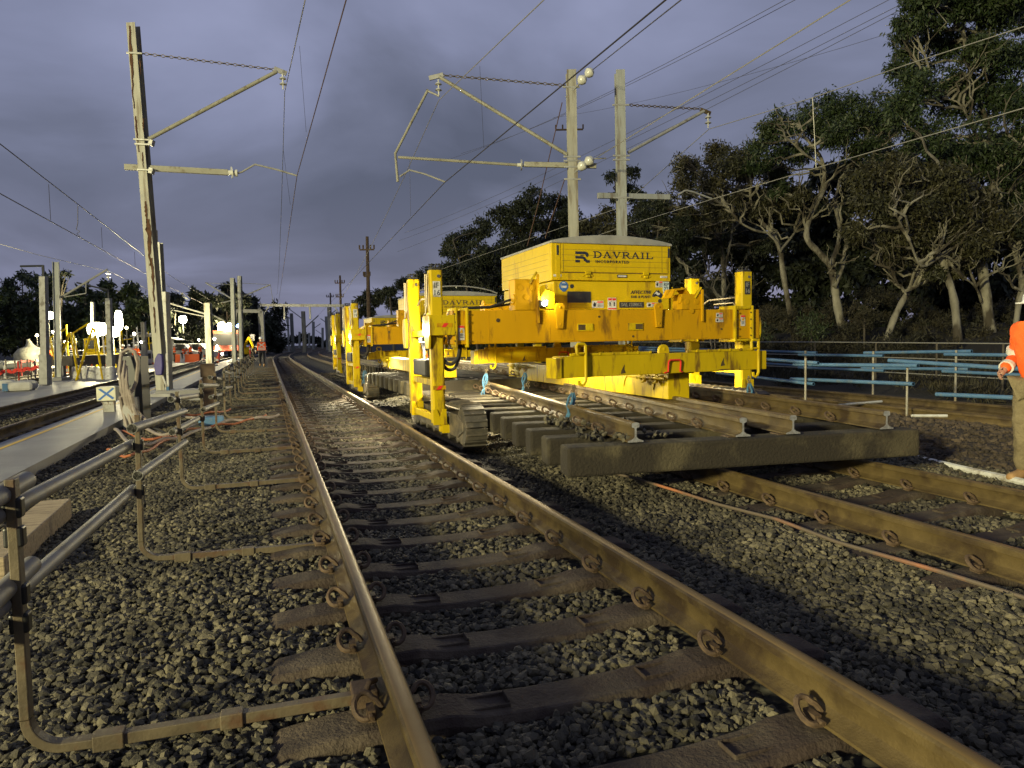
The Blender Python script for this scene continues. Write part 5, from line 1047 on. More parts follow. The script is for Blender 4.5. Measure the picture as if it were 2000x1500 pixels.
# power poles beyond the gantries
def power_pole(px, yb_, yt_, depth, label, arms):
    p = py_(px+2,yb_,depth); p.z = 0; o = thing('power_pole', p, label, 'power pole'); d = py_(px,yt_,depth)-p
    b = MB(); b.tube([(0,0,0), d*.5, d], [.20,.17,.13], 8); b.build('pole', RUSTD, o)
    for dx, y in arms:
        c = py_(px,y,depth)-p; hw = dx*depth/FPX; b = MB(); b.bar(c+Vector((-hw,-.12,0)), c+Vector((hw,-.12,0)), .12, .12)
        for s in (-1,-.5,.5,1): b.tube([c+Vector((s*hw,-.12,.05)), c+Vector((s*hw,-.12,.4))], .07, 6)
        b.build('crossarm', RUSTD, o)
power_pole(717,600,462,62,'tall wooden power pole between the gantries and the trees',[(14,488),(6,540)])
power_pole(664,640,538,95,'wooden power pole left of the tall one, above the middle gantry',[(9,553),(7,580)])
power_pole(645,650,572,130,'small wooden power pole above the third gantry',[(7,580)])
power_pole(1112,420,250,60,'wooden pole top with a crossarm, hidden behind the rusty mast',[(26,254)])
# ------------------------------------------------------------------ trees
def leaf_arrays(C, Rr, per, ln, wd, flat=.75, sub=11, hang=.5):
    V = []
    for c, r in zip(C, Rr):
        n = int(per*(r if r < 3 else 3)**1.6); sc = rng.normal(size=(sub,3)); sc /= np.linalg.norm(sc,axis=1)[:,None]; sc *= (rng.random((sub,1))**.4)*r*.82; sc[:,2] *= flat
        k = rng.integers(0,sub,n); p = sc[k]+rng.normal(size=(n,3))*r*.20*np.array([1,1,.75])+np.asarray(c)
        d = rng.normal(size=(n,3)); d[:,2] -= hang*1.6; d /= np.linalg.norm(d,axis=1)[:,None]; s = rng.normal(size=(n,3)); s = np.cross(d,s); s /= np.linalg.norm(s,axis=1)[:,None]
        L_ = (ln*rng.uniform(.6,1.3,n))[:,None]; w_ = (wd*rng.uniform(.7,1.3,n))[:,None]
        V.append(np.stack([p, p+d*L_*.45+s*w_, p+d*L_, p+d*L_*.5-s*w_],1).reshape(-1,3))
    V = np.concatenate(V); return V, np.arange(len(V)).reshape(-1,4)
def leaves(parent, C, Rr, mat, per=900, ln=.22, wd=.032, name='crown', **k):
    V, Fq = leaf_arrays(C, Rr, per, ln, wd, **k); return fast_mesh(name, V, Fq, mat, 4, parent=parent)
def wob(p, q, n, amp):
    p = Vector(p); q = Vector(q); L_ = (q-p).length; return [p.lerp(q,i/n)+Vector((random.uniform(-1,1),random.uniform(-1,1),random.uniform(-.6,.6)))*amp*L_*math.sin(math.pi*i/n) for i in range(n+1)]
def px_tree(label, depth, trunks, clumps, leafm=LEAF, bark=BARK, per=2000, ln=.18, wd=.028, spread=2.2, group='trees of the bush on the right', twigs=1):
    b0 = trunks[0][0][0]; base = py_(b0[0], b0[1], depth); a_, t_ = AT(base.x, base.y); gz_ = float(ground_z(a_, min(max(t_,-30),60))); org = Vector((base.x, base.y, min(base.z, gz_+.3)-.4))
    o = thing('gum_tree', org, label, 'tree', group); b = MB(); allp = []
    for pts, w0, w1, dd in trunks:
        P = [py_(x,y,depth+dd*i/max(1,len(pts)-1)) for i,(x,y) in enumerate(pts)]
        if pts is trunks[0][0]: P[0] = Vector((P[0].x,P[0].y,org.z))
        P = smoothpts(P); n = len(P); rr = [max(.018,.68*(w0+(w1-w0)*i/(n-1))*depth/FPX/2*(1+.10*math.sin(i*1.9))) for i in range(n)]; b.tube([p-org for p in P], rr, 9); allp += P
    C = []; Rr = []
    if twigs: clumps = [(x,y,r*1.12) for x,y,r in clumps]+[(x+random.uniform(-.9,.9)*r, y+random.uniform(-.5,.8)*r, r*.6) for x,y,r in clumps]
    for (x,y,r) in clumps:
        c = py_(x,y,depth+(random.uniform(-.6,3.0) if twigs else random.uniform(-spread,spread))); C.append(np.array(c-org)); Rr.append(r*depth/FPX)
        near = min(allp, key=lambda p: (p-c).length+max(0,p.z-c.z)*1.5); P = wob(near, c, 6, .10); b.tube([p-org for p in P], [.055-.007*i for i in range(7)], 6)
        for _ in range(7*twigs):
            q = c+Vector((random.gauss(0,1),random.gauss(0,1),random.gauss(.2,.7)))*r*depth/FPX*.6; st = P[random.randint(3,6)]; b.tube([p-org for p in wob(st,q,4,.12)], [.024,.02,.016,.012,.006], 5)
    if twigs:      # bare pale limbs in front of the leaves
        for _ in range(20):
            st = random.choice(allp[len(allp)//5:]); L_ = random.uniform(.8,2.4); d_ = Vector((random.uniform(-1,1), random.uniform(-.6,0), random.uniform(.1,1.1))).normalized()
            P = wob(st, st+d_*L_, 6, .14); b.tube([p-org for p in P], [.055-.007*i for i in range(7)], 5)
            for _2 in range(3): s_ = P[random.randint(2,5)]; q = s_+(d_+Vector((random.uniform(-.9,.9),random.uniform(-.5,.3),random.uniform(-.2,.9)))).normalized()*L_*random.uniform(.3,.6); b.tube([p-org for p in wob(s_,q,4,.14)], [.02,.017,.013,.01,.006], 5)
    b.build('trunk', bark, o, smooth=True)
    leaves(o, C, Rr, leafm, per, ln, wd); return o
px_tree('tallest gum tree, crown reaching the top right corner, pale forked trunk', 25, [([(1936,632),(1926,580),(1919,520),(1915,460),(1918,425),(1938,372),(1946,320),(1936,270),(1915,200),(1890,120),(1880,40)],30,9,2),([(1919,500),(1900,470),(1868,425),(1852,370),(1838,330)],14,5,-1.5),([(1936,280),(1905,262),(1872,200),(1820,195)],9,3,1),([(1946,330),(1985,300),(2010,240),(2030,160)],10,4,-1),([(1917,590),(1905,560),(1880,540),(1858,520)],7,3,-1)],
  [(1795,30,42),(1842,8,48),(1900,15,55),(1965,25,50),(1820,90,55),(1890,85,60),(1955,110,60),(1785,165,44),(1842,180,60),(1925,190,66),(1990,200,52),(1768,235,36),(1822,262,46),(1895,280,52),(1955,300,56),(2005,290,50),(2030,100,60),(2040,200,60),(2025,20,55),(1985,370,48),(1930,-50,60),(1850,-45,55),(1990,-30,60),(1800,-20,40),(1775,60,38),(1770,120,36),(1760,200,34),(1900,-10,60)])
px_tree('bushy olive gum with drooping leaves in front of the tall one, short pale trunk', 24, [([(1872,640),(1864,590),(1852,545),(1836,500),(1815,470),(1800,430),(1790,385)],24,8,1),([(1836,500),(1800,520),(1776,470),(1750,420)],9,4,-1)],
  [(1690,345,46),(1745,330,52),(1805,355,55),(1855,350,48),(1715,405,52),(1775,420,55),(1840,425,52),(1895,400,48),(1690,455,42),(1745,480,46),(1810,490,42),(1860,500,40),(1900,470,42),(1955,440,46),(1990,470,42)], LEAFO, per=2100)
px_tree('pale curving gum trunk in the middle of the bush, round crown above', 29, [([(1650,634),(1636,600),(1630,560),(1622,520),(1598,492),(1576,466),(1580,430),(1596,395),(1610,350),(1604,310),(1585,285)],24,9,2),([(1630,560),(1646,520),(1652,480),(1678,440),(1690,400)],12,5,1.5),([(1604,320),(1570,300),(1535,268),(1510,262)],8,3,-1),([(1600,390),(1628,345),(1665,318),(1700,295)],10,3,1),([(1585,285),(1570,262),(1560,235)],7,3,0),([(1622,520),(1640,460),(1632,400),(1640,350)],14,6,2.5)],
  [(1495,285,36),(1535,248,42),(1585,228,46),(1638,212,44),(1688,218,46),(1722,250,44),(1478,320,32),(1550,300,36),(1640,265,42),(1695,290,42),(1515,345,36),(1738,300,38),(1610,250,40)])
px_tree('leaning pale gum trunk nearest the fence, growing out of scrub', 25, [([(1722,658),(1745,625),(1765,585),(1790,545),(1812,520),(1850,480),(1880,430)],20,9,1),([(1770,575),(1745,545),(1720,520),(1700,505)],5,2,0),([(1812,520),(1800,470),(1775,440)],10,4,1)],
  [(1790,540,30),(1830,520,34),(1770,500,30),(1850,545,28)], LEAFO, per=1300)
px_tree('dark twisted gum left of the pale curving trunk', 30, [([(1556,590),(1530,535),(1524,490),(1508,455),(1480,425),(1465,385),(1472,340)],17,6,1),([(1508,455),(1475,450),(1440,430),(1420,400)],8,3,-1),([(1524,490),(1560,440),(1555,400)],8,3,2)],
  [(1400,295,30),(1352,325,36),(1432,320,36),(1390,350,38),(1330,365,32),(1450,375,42),(1400,405,40),(1505,405,38),(1345,415,34),(1560,385,32),(1465,335,34)], LEAFO, bark=BARK, per=1800)
px_tree('thin forked gum just right of the gantry, bare lower branches', 33, [([(1418,620),(1414,560),(1412,510),(1405,465),(1396,420),(1380,385)],15,5,1),([(1413,540),(1425,480),(1432,430),(1425,400)],8,3,1),([(1412,600),(1395,570),(1375,550),(1350,540)],6,2,0),([(1405,470),(1375,430),(1350,410)],6,2,0)],
  [(1290,405,30),(1325,445,34),(1375,455,38),(1260,425,28),(1440,460,36),(1480,480,34),(1305,480,32)], LEAFD, per=1800)
px_tree('bare pale limb forking over the scrub at the right edge, behind the worker', 24, [([(1978,660),(1990,590),(1995,550),(1984,500),(1972,455),(1950,425),(1925,415)],17,7,1),([(1990,590),(2010,540),(2030,480)],12,5,0)],
  [(2010,440,40),(2030,520,40),(1985,420,36)], LEAFD, per=1800)
# bush farther along the line
far = [('small gum rising above the others between the two masts and the tall trees',46,[(1210,480)],[(1200,345,18),(1235,335,18),(1222,365,20),(1205,385,18),(1245,380,20)],LEAFD),
 ('broad dark gum behind the two masts',48,[(1270,620)],[(1290,400,26),(1255,410,28),(1180,420,24),(1200,445,28),(1300,440,30),(1150,440,24),(1240,460,34),(1285,490,34)],LEAFO),
 ('tall dark gum left of the rusty mast, crown sloping down to the left',52,[(1060,640)],[(1010,400,30),(1048,392,34),(1085,400,30),(985,425,32),(1030,440,40),(1080,450,36),(1110,420,26),(1000,470,38),(1060,500,40)],LEAFD),
 ('gum with a separate round head at the left end of the high bush',56,[(935,640)],[(885,470,22),(920,462,26),(948,445,28),(870,488,16),(905,500,28),(950,490,34),(985,500,34),(925,535,36),(975,545,38)],LEAFD),
 ('dark gum just behind the second gantry canopy',60,[(850,660)],[(828,540,16),(850,528,20),(880,530,24),(905,550,26),(842,560,22),(880,575,26),(812,560,14)],LEAFD),
 ('low dark tree beside the tall power pole',75,[(770,670)],[(760,565,15),(785,552,15),(742,575,13),(800,570,18),(770,590,20),(800,600,20)],LEAFD),
 ('lowest dark tree left of the tall power pole',85,[(718,670)],[(720,575,12),(705,585,11),(735,585,14),(718,605,16),(700,610,12)],LEAFD)]
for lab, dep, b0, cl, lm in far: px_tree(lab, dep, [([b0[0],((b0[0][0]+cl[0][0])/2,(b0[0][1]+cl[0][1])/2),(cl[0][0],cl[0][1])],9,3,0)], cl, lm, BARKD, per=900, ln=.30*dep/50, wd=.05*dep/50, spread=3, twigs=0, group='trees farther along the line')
# dark understorey that fills in behind the trunks, and scrub at its foot
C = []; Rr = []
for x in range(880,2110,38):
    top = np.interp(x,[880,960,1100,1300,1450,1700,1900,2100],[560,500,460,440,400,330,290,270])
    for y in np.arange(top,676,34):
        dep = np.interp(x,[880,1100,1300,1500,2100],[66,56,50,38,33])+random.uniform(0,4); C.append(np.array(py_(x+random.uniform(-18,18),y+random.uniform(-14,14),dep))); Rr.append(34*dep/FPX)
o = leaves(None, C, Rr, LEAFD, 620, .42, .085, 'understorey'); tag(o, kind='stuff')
C = []; Rr = []
for x in range(1240,2110,26):
    for y in (600+22*math.sin(x*.021),628,650,668,684):
        dep = np.interp(x,[1240,1500,2100],[36,28,23])+random.uniform(-1,2)+(655-y)*.09
        if random.random() < .9: C.append(np.array(py_(x+random.uniform(-14,14),y+random.uniform(-10,10),dep))); Rr.append(random.uniform(17,30)*dep/FPX)
o = leaves(None, C, Rr, SCRUB, 900, .20, .018, 'scrub', hang=-.4); tag(o, kind='stuff')
C = []; Rr = []
for _ in range(420):
    a_ = random.uniform(11.6,19); t_ = random.uniform(-4,34); p = W(a_,t_,0); p.z = float(ground_z(a_,t_))+.10
    if abs(p.x) < p.y*.8+1: C.append(np.array(p)); Rr.append(random.uniform(.22,.5))
o = leaves(None, C, Rr, SCRUB, 900, .22, .010, 'bank_grass', hang=-1.0, flat=.45); tag(o, kind='stuff')
for (px, y, r, lab) in ((1688,600,26,'rusty brown shrub between the two pale trunks'),(1585,625,26,'green shrub left of the curving pale trunk'),(1480,640,24,'dark shrub right of the gantry post')):
    p = py_(px,655,25.5); o = thing('shrub', p, lab, 'shrub'); leaves(o, [np.array(py_(px+dx,y+dy,25.5)-p) for dx,dy in ((0,0),(-14,18),(15,20),(0,30))], [r*25.5/FPX]*4, SCRUB if 'brown' in lab else LEAF, 700, .16, .014, 'foliage', hang=-.6); q = MB(); q.tube([(0,0,-.6),(0,0,.6)],.03,5); q.build('stem', BARKD, o)
# left hand bush beyond the works
lt_ = [(-20,700,540,42,62),(45,700,523,48,66),(105,700,530,40,70),(160,700,556,32,66),(205,700,545,40,70),(262,700,548,42,68),(335,692,572,34,78),(392,690,560,36,84),(448,690,548,34,92),(492,690,578,28,100),(522,688,612,20,115)]
nm2 = ['dark tree at the left edge behind the stakes and tape','dark tree with a ragged top, left of the dark armed post','dark tree behind the dark armed post','lower dark tree left of the brightest floodlight','rounded dark tree above the brightest floodlight','rounded dark tree just left of the leaning mast','dark tree right of the leaning mast','dark tree left of the work train','tall dark tree behind the two thin far masts','dark tree right of the two thin far masts','small dark tree above the walking worker']
for (px,yb_,yt_,w_,dep), lab in zip(lt_, nm2):
    cl = [(px+random.uniform(-.25,.25)*w_, yt_+.33*w_, w_*.42)]+[(px+random.uniform(-1,1)*w_*.85, yt_+w_*.55+random.random()*(yb_-yt_-w_)*.85, w_*random.uniform(.34,.5)) for _ in range(15)]
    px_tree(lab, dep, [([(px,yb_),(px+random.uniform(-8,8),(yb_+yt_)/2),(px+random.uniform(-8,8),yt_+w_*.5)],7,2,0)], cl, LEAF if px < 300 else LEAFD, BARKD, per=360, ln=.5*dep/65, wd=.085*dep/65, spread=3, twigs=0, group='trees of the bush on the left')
px_tree('thin bare tree with a flat leafy top beside the dark armed post', 60, [([(118,690),(120,600),(122,560),(128,540)],6,2,0),([(120,585),(128,560),(134,545)],3,1.5,0)], [(122,531,8),(132,534,8),(113,534,6)], LEAFD, BARKD, per=420, ln=.3, wd=.05, spread=.4, twigs=0, group='trees of the bush on the left')
C = []; Rr = []
for x in range(-40,540,26):
    for y in (610,640,668):
        dep = np.interp(x,[-40,300,540],[70,80,120])+random.uniform(0,5); C.append(np.array(py_(x+random.uniform(-12,12),y+random.uniform(-8,8),dep))); Rr.append(24*dep/FPX)
o = leaves(None, C, Rr, LEAFD, 150, .75, .14, 'far_bush'); tag(o, kind='stuff')
C = []; Rr = []
for x in range(545,720,12): 
    dep = random.uniform(280,330); C.append(np.array(py_(x,668+random.uniform(-5,3)-6*math.exp(-((x-590)/25)**2),dep))); Rr.append(8*dep/FPX)
o = leaves(None, C, Rr, LEAFD, 240, 1.4, .4, 'horizon_bush'); tag(o, kind='stuff')
# ------------------------------------------------------------------ people
def skin_mesh(name, verts, edges, radii, mat, parent, sub=1, root=0):
    me = bpy.data.meshes.new(name+'_s'); me.from_pydata(verts, edges, []); o = bpy.data.objects.new(name+'_s', me); COL.objects.link(o)
    o.modifiers.new('s','SKIN')
    sv = me.skin_vertices[0].data
    for i, r in enumerate(radii): sv[i].radius = (r if hasattr(r,'__len__') else (r,r)); sv[i].use_root = (i == root)
    s = o.modifiers.new('u','SUBSURF'); s.levels = sub; s.render_levels = sub
    dg = bpy.context.evaluated_depsgraph_get(); m2 = bpy.data.meshes.new_from_object(o.evaluated_get(dg)); bpy.data.objects.remove(o)
    m2.materials.clear(); m2.materials.append(mat); m2.polygons.foreach_set('use_smooth',[True]*len(m2.polygons)); m2.name = name
    q = bpy.data.objects.new(name, m2); COL.objects.link(q); q.parent = parent; return q
def person(loc, rotz, label, top, legs, pose, vest=None, hands=False, boots=BOOT, group=None, sc=1., sub=1):
    o = thing('person', loc, label, 'person', group, rotz); o.scale = (sc,sc,sc); P = pose   # faces -y
    J = dict(pel=(0,0,.95), sp=(0,.0,1.14), ch=(0,0,1.33), nk=(0,-.005,1.49), hd=(0,-.02,1.60), ht=(0,-.01,1.70), shL=(.185,0,1.42), shR=(-.185,0,1.42), elL=(.25,.03,1.14), elR=(-.25,.03,1.14), wrL=(.26,-.10,.92), wrR=(-.26,-.10,.92), hpL=(.095,0,.90), hpR=(-.095,0,.90), knL=(.11,-.03,.50), knR=(-.11,-.03,.50), anL=(.115,.03,.09), anR=(-.115,.03,.09), toL=(.13,-.14,.045), toR=(-.13,-.14,.045)); J.update(P)
    names = ['pel','sp','ch','nk','hd','ht','shL','elL','wrL','shR','elR','wrR','hpL','knL','anL','toL','hpR','knR','anR','toR']
    idx = {n_:i for i,n_ in enumerate(names)}
    E_ = [('pel','sp'),('sp','ch'),('ch','nk'),('nk','hd'),('hd','ht'),('ch','shL'),('shL','elL'),('elL','wrL'),('ch','shR'),('shR','elR'),('elR','wrR'),('pel','hpL'),('hpL','knL'),('knL','anL'),('anL','toL'),('pel','hpR'),('hpR','knR'),('knR','anR'),('anR','toR')]
    rad = dict(pel=(.125,.10), sp=(.115,.09), ch=(.13,.10), nk=.055, hd=.088, ht=.072, shL=.06, shR=.06, elL=.042, elR=.042, wrL=.03, wrR=.03, hpL=.085, hpR=.085, knL=.055, knR=.055, anL=.04, anR=.04, toL=.035, toR=.035)
    V = [J[n_] for n_ in names]; Rd = [rad[n_] for n_ in names]; Ed = [(idx[a],idx[b_]) for a,b_ in E_]
    for s in 'LR':
        w_ = Vector(J['wr'+s]); d = (w_-Vector(J['el'+s])).normalized(); side = Vector((1,0,0)) if s == 'L' else Vector((-1,0,0)); side = (side-d*side.dot(d)).normalized(); nrm = d.cross(side)
        k = len(V); V.append(tuple(w_+d*.06)); Rd.append((.040,.016)); Ed.append((idx['wr'+s],k))
        if hands:
            for f_, ln_ in ((-.028,.075),(-.009,.085),(.010,.08),(.028,.062)):
                b0 = w_+d*.085+nrm*f_; p1 = b0+d*ln_*.5; p2 = p1+d*ln_*.38-side*.03
                V += [tuple(b0),tuple(p1),tuple(p2)]; Rd += [.0095,.009,.008]; n_ = len(V); Ed += [(k,n_-3),(n_-3,n_-2),(n_-2,n_-1)]
            b0 = w_+d*.03-nrm*.035; p1 = b0+d*.035-nrm*.02-side*.01; p2 = p1+d*.03-side*.015; V += [tuple(b0),tuple(p1),tuple(p2)]; Rd += [.012,.011,.009]; n_ = len(V); Ed += [(k,n_-3),(n_-3,n_-2),(n_-2,n_-1)]
        else: V.append(tuple(w_+d*.13)); Rd.append((.03,.014)); Ed.append((k,len(V)-1))
    body = skin_mesh('body', V, Ed, Rd, SKIN, o, sub)
    b = MB(); h = Vector(J['hd']); b.prism([(-.014,-.025),(.014,-.025),(.006,.03),(-.006,.03)], h+Vector((0,-.112,.0)), (1,0,0), (0,0,1), (0,.05,0)); 
    for s in (-1,1): b.tube([h+Vector((s*.092,.01,-.02)), h+Vector((s*.102,.012,.0)), h+Vector((s*.096,.015,.025))], .013, 6)
    b.build('nose_and_ears', SKIN, o, smooth=True).name = 'face'
    b = MB()
    for s in (-1,1): b.tube([h+Vector((s*.034,-.088,.015)), h+Vector((s*.034,-.094,.015))], .011, 8)
    b.bar(h+Vector((-.025,-.089,-.048)), h+Vector((.025,-.089,-.048)), .008, .006); b.build('eyes', DARKC, o)
    def sub_graph(names_, rr, mat, nm): 
        ii = {n_:i for i,n_ in enumerate(names_)}; ed = [(ii[a],ii[b_]) for a,b_ in E_ if a in ii and b_ in ii]; return skin_mesh(nm, [J[n_] for n_ in names_], ed, [rr[n_] for n_ in names_], mat, o, sub)
    J['cuL'] = tuple(Vector(J['wrL'])); tr = dict(pel=(.165,.135), sp=(.160,.13), ch=(.165,.13), nk=(.07,.07), shL=.088, shR=.088, elL=.066, elR=.066, wrL=.048, wrR=.048)
    Jn = dict(J['nk'] and {}); nk0 = J['nk']; J['nk'] = (nk0[0],nk0[1],nk0[2]-.02)
    pel0 = J['pel']; J['pel'] = (pel0[0],pel0[1],pel0[2]-.05)
    jk = sub_graph(['pel','sp','ch','nk','shL','elL','wrL','shR','elR','wrR'], tr, top, 'jacket'); J['pel'] = pel0; J['nk'] = nk0
    CT = bpy.data.textures.get('cloth_folds') or bpy.data.textures.new('cloth_folds','CLOUDS'); CT.noise_scale = .11
    tl_ = dict(pel=(.15,.125), hpL=.115, hpR=.115, knL=.082, knR=.082, anL=.072, anR=.072)
    trs = sub_graph(['pel','hpL','knL','anL','hpR','knR','anR'], tl_, legs, 'trousers')
    if hands:
        for g_ in (jk, trs):
            sd_ = g_.modifiers.new('fine','SUBSURF'); sd_.levels = sd_.render_levels = 2; dm = g_.modifiers.new('folds','DISPLACE'); dm.texture = CT; dm.strength = .03; dm.mid_level = .5
    for s in 'LR':
        a = Vector(J['an'+s]); t_ = Vector(J['to'+s]); skin_mesh('boot', [tuple(a+Vector((0,.02,.10))), tuple(a+Vector((0,.015,-.01))), tuple((a+t_)/2-Vector((0,0,.005))), tuple(t_+Vector((0,-.02,0)))], [(0,1),(1,2),(2,3)], [.058,.058,.052,.046], boots, o, sub)
    # hard hat
    hh = Vector(J['hd'])+Vector((0,.0,.055)); b = MB(); b.lathe(hh, [(.122,0),(.128,.012),(.120,.03),(.115,.07),(.095,.115),(.055,.142),(.01,.15)], 18); b.prism([(-.09,0)]+[(.10*math.cos(a),-.07-.05*math.sin(a)) for a in np.linspace(math.pi,0,9)]+[(.09,0)], hh+Vector((0,-.07,.0)), (1,0,0), (0,1,0), (0,0,.012)); b.build('hard_hat', HELM, o, smooth=True)
    # tape bands
    b = MB()
    for s in 'LR':
        sh, el, wr = (Vector(J[k+s]) for k in ('sh','el','wr'))
        d = (el-sh).normalized(); c = sh.lerp(el,.78); b.tube([c-d*.028,c+d*.028], .082, 14); d = (wr-el).normalized(); c = el.lerp(wr,.72); b.tube([c-d*.025,c+d*.025], .063, 14)
    b.build('sleeve_tape', SILV, jk)
    if vest: vest(o, J, jk)
    return o
def xback(o, J, jk):
    VM = M('vest_red_orange',(1.0,.12,.015),rough=.8); b = MB(); y0 = .145
    for z0, z1, w0 in ((.98,1.42,.235),): b.prism([(-w0,z0),(w0,z0),(w0,z1-.12),(w0*.9,z1+.05),(-w0*.9,z1+.05),(-w0,z1-.12)], (0,y0+.012,0), (1,0,0), (0,0,1), (0,.006,0)); b.prism([(-w0,z0),(w0,z0),(w0,z1-.12),(w0*.9,z1+.05),(-w0*.9,z1+.05),(-w0,z1-.12)], (0,-y0-.018,0), (1,0,0), (0,0,1), (0,.006,0))
    for s in (-1,1): b.box(min(s*.215,s*.235),max(s*.215,s*.235),-y0-.01,y0+.015,.98,1.26)
    v = b.build('vest', VM, o, .004); b = MB()
    for y in (y0+.020,):
        b.bar((-.17,y,1.17),(.17,y,1.43),.004,.055,up=(-.26,0,.34)); b.bar((.17,y+.003,1.17),(-.17,y+.003,1.43),.004,.055,up=(.26,0,.34)); b.box(-.207,.207,y-.001,y+.004,1.085,1.14); b.box(-.207,.207,y-.001,y+.004,1.0,1.045)
    b.build('reflective_bands', SILV, v)
p = pz(512,716,0); person((p.x,p.y,-.02), .33+math.pi+.1, 'worker in an orange vest with a white cross, walking away beside the left rail', DARKC, DARKC, dict(knL=(.10,-.14,.52), anL=(.10,-.06,.12), toL=(.10,-.22,.08), anR=(-.10,.22,.10), toR=(-.11,.07,.04), knR=(-.10,.04,.50), wrL=(.30,-.14,.92), elL=(.27,.0,1.14)), vest=xback, sc=1.12, sub=2)
pr = py_(2021,950,6.45); person((pr.x,pr.y,float(ground_z(5.2,3))+.04), R_(-72), 'worker in orange shirt, khaki trousers and white hard hat cut off by the right edge', ORANGE, KHAKI, dict(elL=(.265,.10,1.17), wrL=(.19,-.17,1.075), elR=(-.265,.08,1.17), wrR=(-.17,-.20,1.05), anL=(.14,.02,.09), anR=(-.14,.04,.09), knL=(.13,-.05,.50)), hands=True, sub=2, sc=1.0)
# ------------------------------------------------------------------ the works at the left
Z0 = -.12
def at(px, depth, z=Z0): p = py_(px, 690, depth); return Vector((p.x,p.y,z))
wk = [(101,44,1.2,'hi-vis worker left of the first yellow trestle',ORANGE),(68,46,2.6,'worker in orange beside the white bulk bag',ORANGE),(252,52,.4,'worker in orange right of the brightest floodlights, left of the leaning mast',ORANGE),(266,50,3.0,'worker in yellow and orange just left of the leaning mast',ORANGE),(341,68,2.0,'worker in orange right of the leaning mast',ORANGE),(358,66,.9,'bending orange worker right of the leaning mast',ORANGE),(372,70,2.4,'worker standing behind the orange barriers',ORANGE),(391,72,1.5,'worker in orange at the end of the orange barriers',ORANGE),(140,47,2.2,'worker in dark clothes between the two yellow trestles',ORANGE),(240,48,1.1,'dark clothed worker in front of the white drums',ORANGE)]
for px, dep, rz, lab, m_ in wk:
    pose = {} if 'bending' not in lab else dict(sp=(0,-.08,1.10), ch=(0,-.25,1.22), nk=(0,-.36,1.30), hd=(0,-.45,1.36), ht=(0,-.5,1.42), shL=(.18,-.3,1.26), shR=(-.18,-.3,1.26), elL=(.22,-.4,1.0), elR=(-.22,-.4,1.0), wrL=(.2,-.5,.78), wrR=(-.2,-.5,.78))
    person(at(px,dep), rz, lab, DARKC if 'dark' in lab else m_, DARKC, pose, group='workers of the left hand works')
def trestle(px, yt_, depth, label):
    p = at(px,depth); h = py_(px,yt_,depth).z-Z0; o = thing('folding_stair', p, label, 'trestle', None, .5); b = MB()
    for y in (-.35,.35): b.tube([(-.35,y,0),(.45,y,h)],.045,6); b.tube([(.75,y,0),(.5,y,h)],.045,6); b.tube([(-.2,y,h*.45),(-.35,y,h*.9),(.3,y,h*1.08)],.03,6)
    b.build('side_frame', TRKYEL, o)
    b = MB()
    for k in range(6): z = h*(k+.7)/7; x = -.35+.8*z/h; b.bar((x,-.35,z),(x,.35,z),.16,.03)
    b.build('tread', GALV, o); return o
trestle(116,650,34,'yellow folding stair left of the slender dark mast'); trestle(162,640,33,'yellow folding stair below the brightest floodlight')
pa = at(120,36); pb_ = at(232,40); d = pb_-pa
b = MB(); b.bar((0,0,.95), d+Vector((0,0,.95)), 1.2, .5); b.build('deck_slab', M('dark_deck',(.05,.045,.04),(.09,.08,.07),3,.9), thing('works_platform', pa, 'low dark works platform on trestle legs below the floodlights', 'platform')); pl = bpy.data.objects['works_platform']
for k in range(7): q = d*(k/6); b = MB(); b.box(q.x-.12,q.x+.12,q.y-.12,q.y+.12,0,.7); b.build('support_leg', PATHM, pl)
# flood lights on stands (all lit)
def flood(px, py0, depth, wd, ht, label, m_=LAMPW, en=1500, col=(1,.88,.50), cat='floodlight'):
    h = py_(px,py0,depth); p = Vector((h.x,h.y,Z0)); o = thing('floodlight', p, label, cat, 'lit floodlights of the works'); z = h.z-Z0
    b = MB(); b.tube([(0,0,0),(0,0,z-ht*.5)], .05, 7); b.tube([(0,0,.9),(.6,.3,0)], .03, 5); b.tube([(0,0,.9),(-.6,.3,0)], .03, 5); b.tube([(0,0,.9),(0,-.6,0)], .03, 5); b.build('stand', GALV, o)
    b = MB(); b.prism([((wd/2+.05)*math.copysign(abs(math.cos(a))**.6,math.cos(a)), (ht/2+.05)*math.copysign(abs(math.sin(a))**.6,math.sin(a))) for a in np.linspace(0,2*math.pi,24,endpoint=False)], (0,-.02,z), (1,0,0), (0,0,1), (0,.14,0)); hd_ = b.build('lamp_housing', DKPL, o)
    b = MB(); b.prism([(wd/2*math.copysign(abs(math.cos(a))**.6,math.cos(a)), ht/2*math.copysign(abs(math.sin(a))**.6,math.sin(a))) for a in np.linspace(0,2*math.pi,24,endpoint=False)], (0,-.06,z), (1,0,0), (0,0,1), (0,.038,0)); b.build('lamp_face', m_, hd_)
    to = Vector((-h.x,-h.y,0)); o.rotation_euler = (0,0,math.atan2(to.y,to.x)+math.pi/2)
    if en: lamp('POINT', h+to.normalized()*.5, en, col, .25)
    return o
flood(190,643,44,1.05,.78,'largest and brightest floodlight, left of the leaning mast',LAMPY,3900)
flood(220,648,45,.62,.62,'second brightest floodlight just right of the largest',LAMPY,2250)
flood(232,626,47,.40,1.3,'tall narrow balloon light right of the two bright floodlights',LAMPW,1350)
flood(94,616,58,.75,.55,'floodlight on a stand left of the slender dark mast',LAMPW,2700)
flood(357,624,78,.75,.75,'lone floodlight on a pale stand right of the leaning mast',LAMPW,2250)
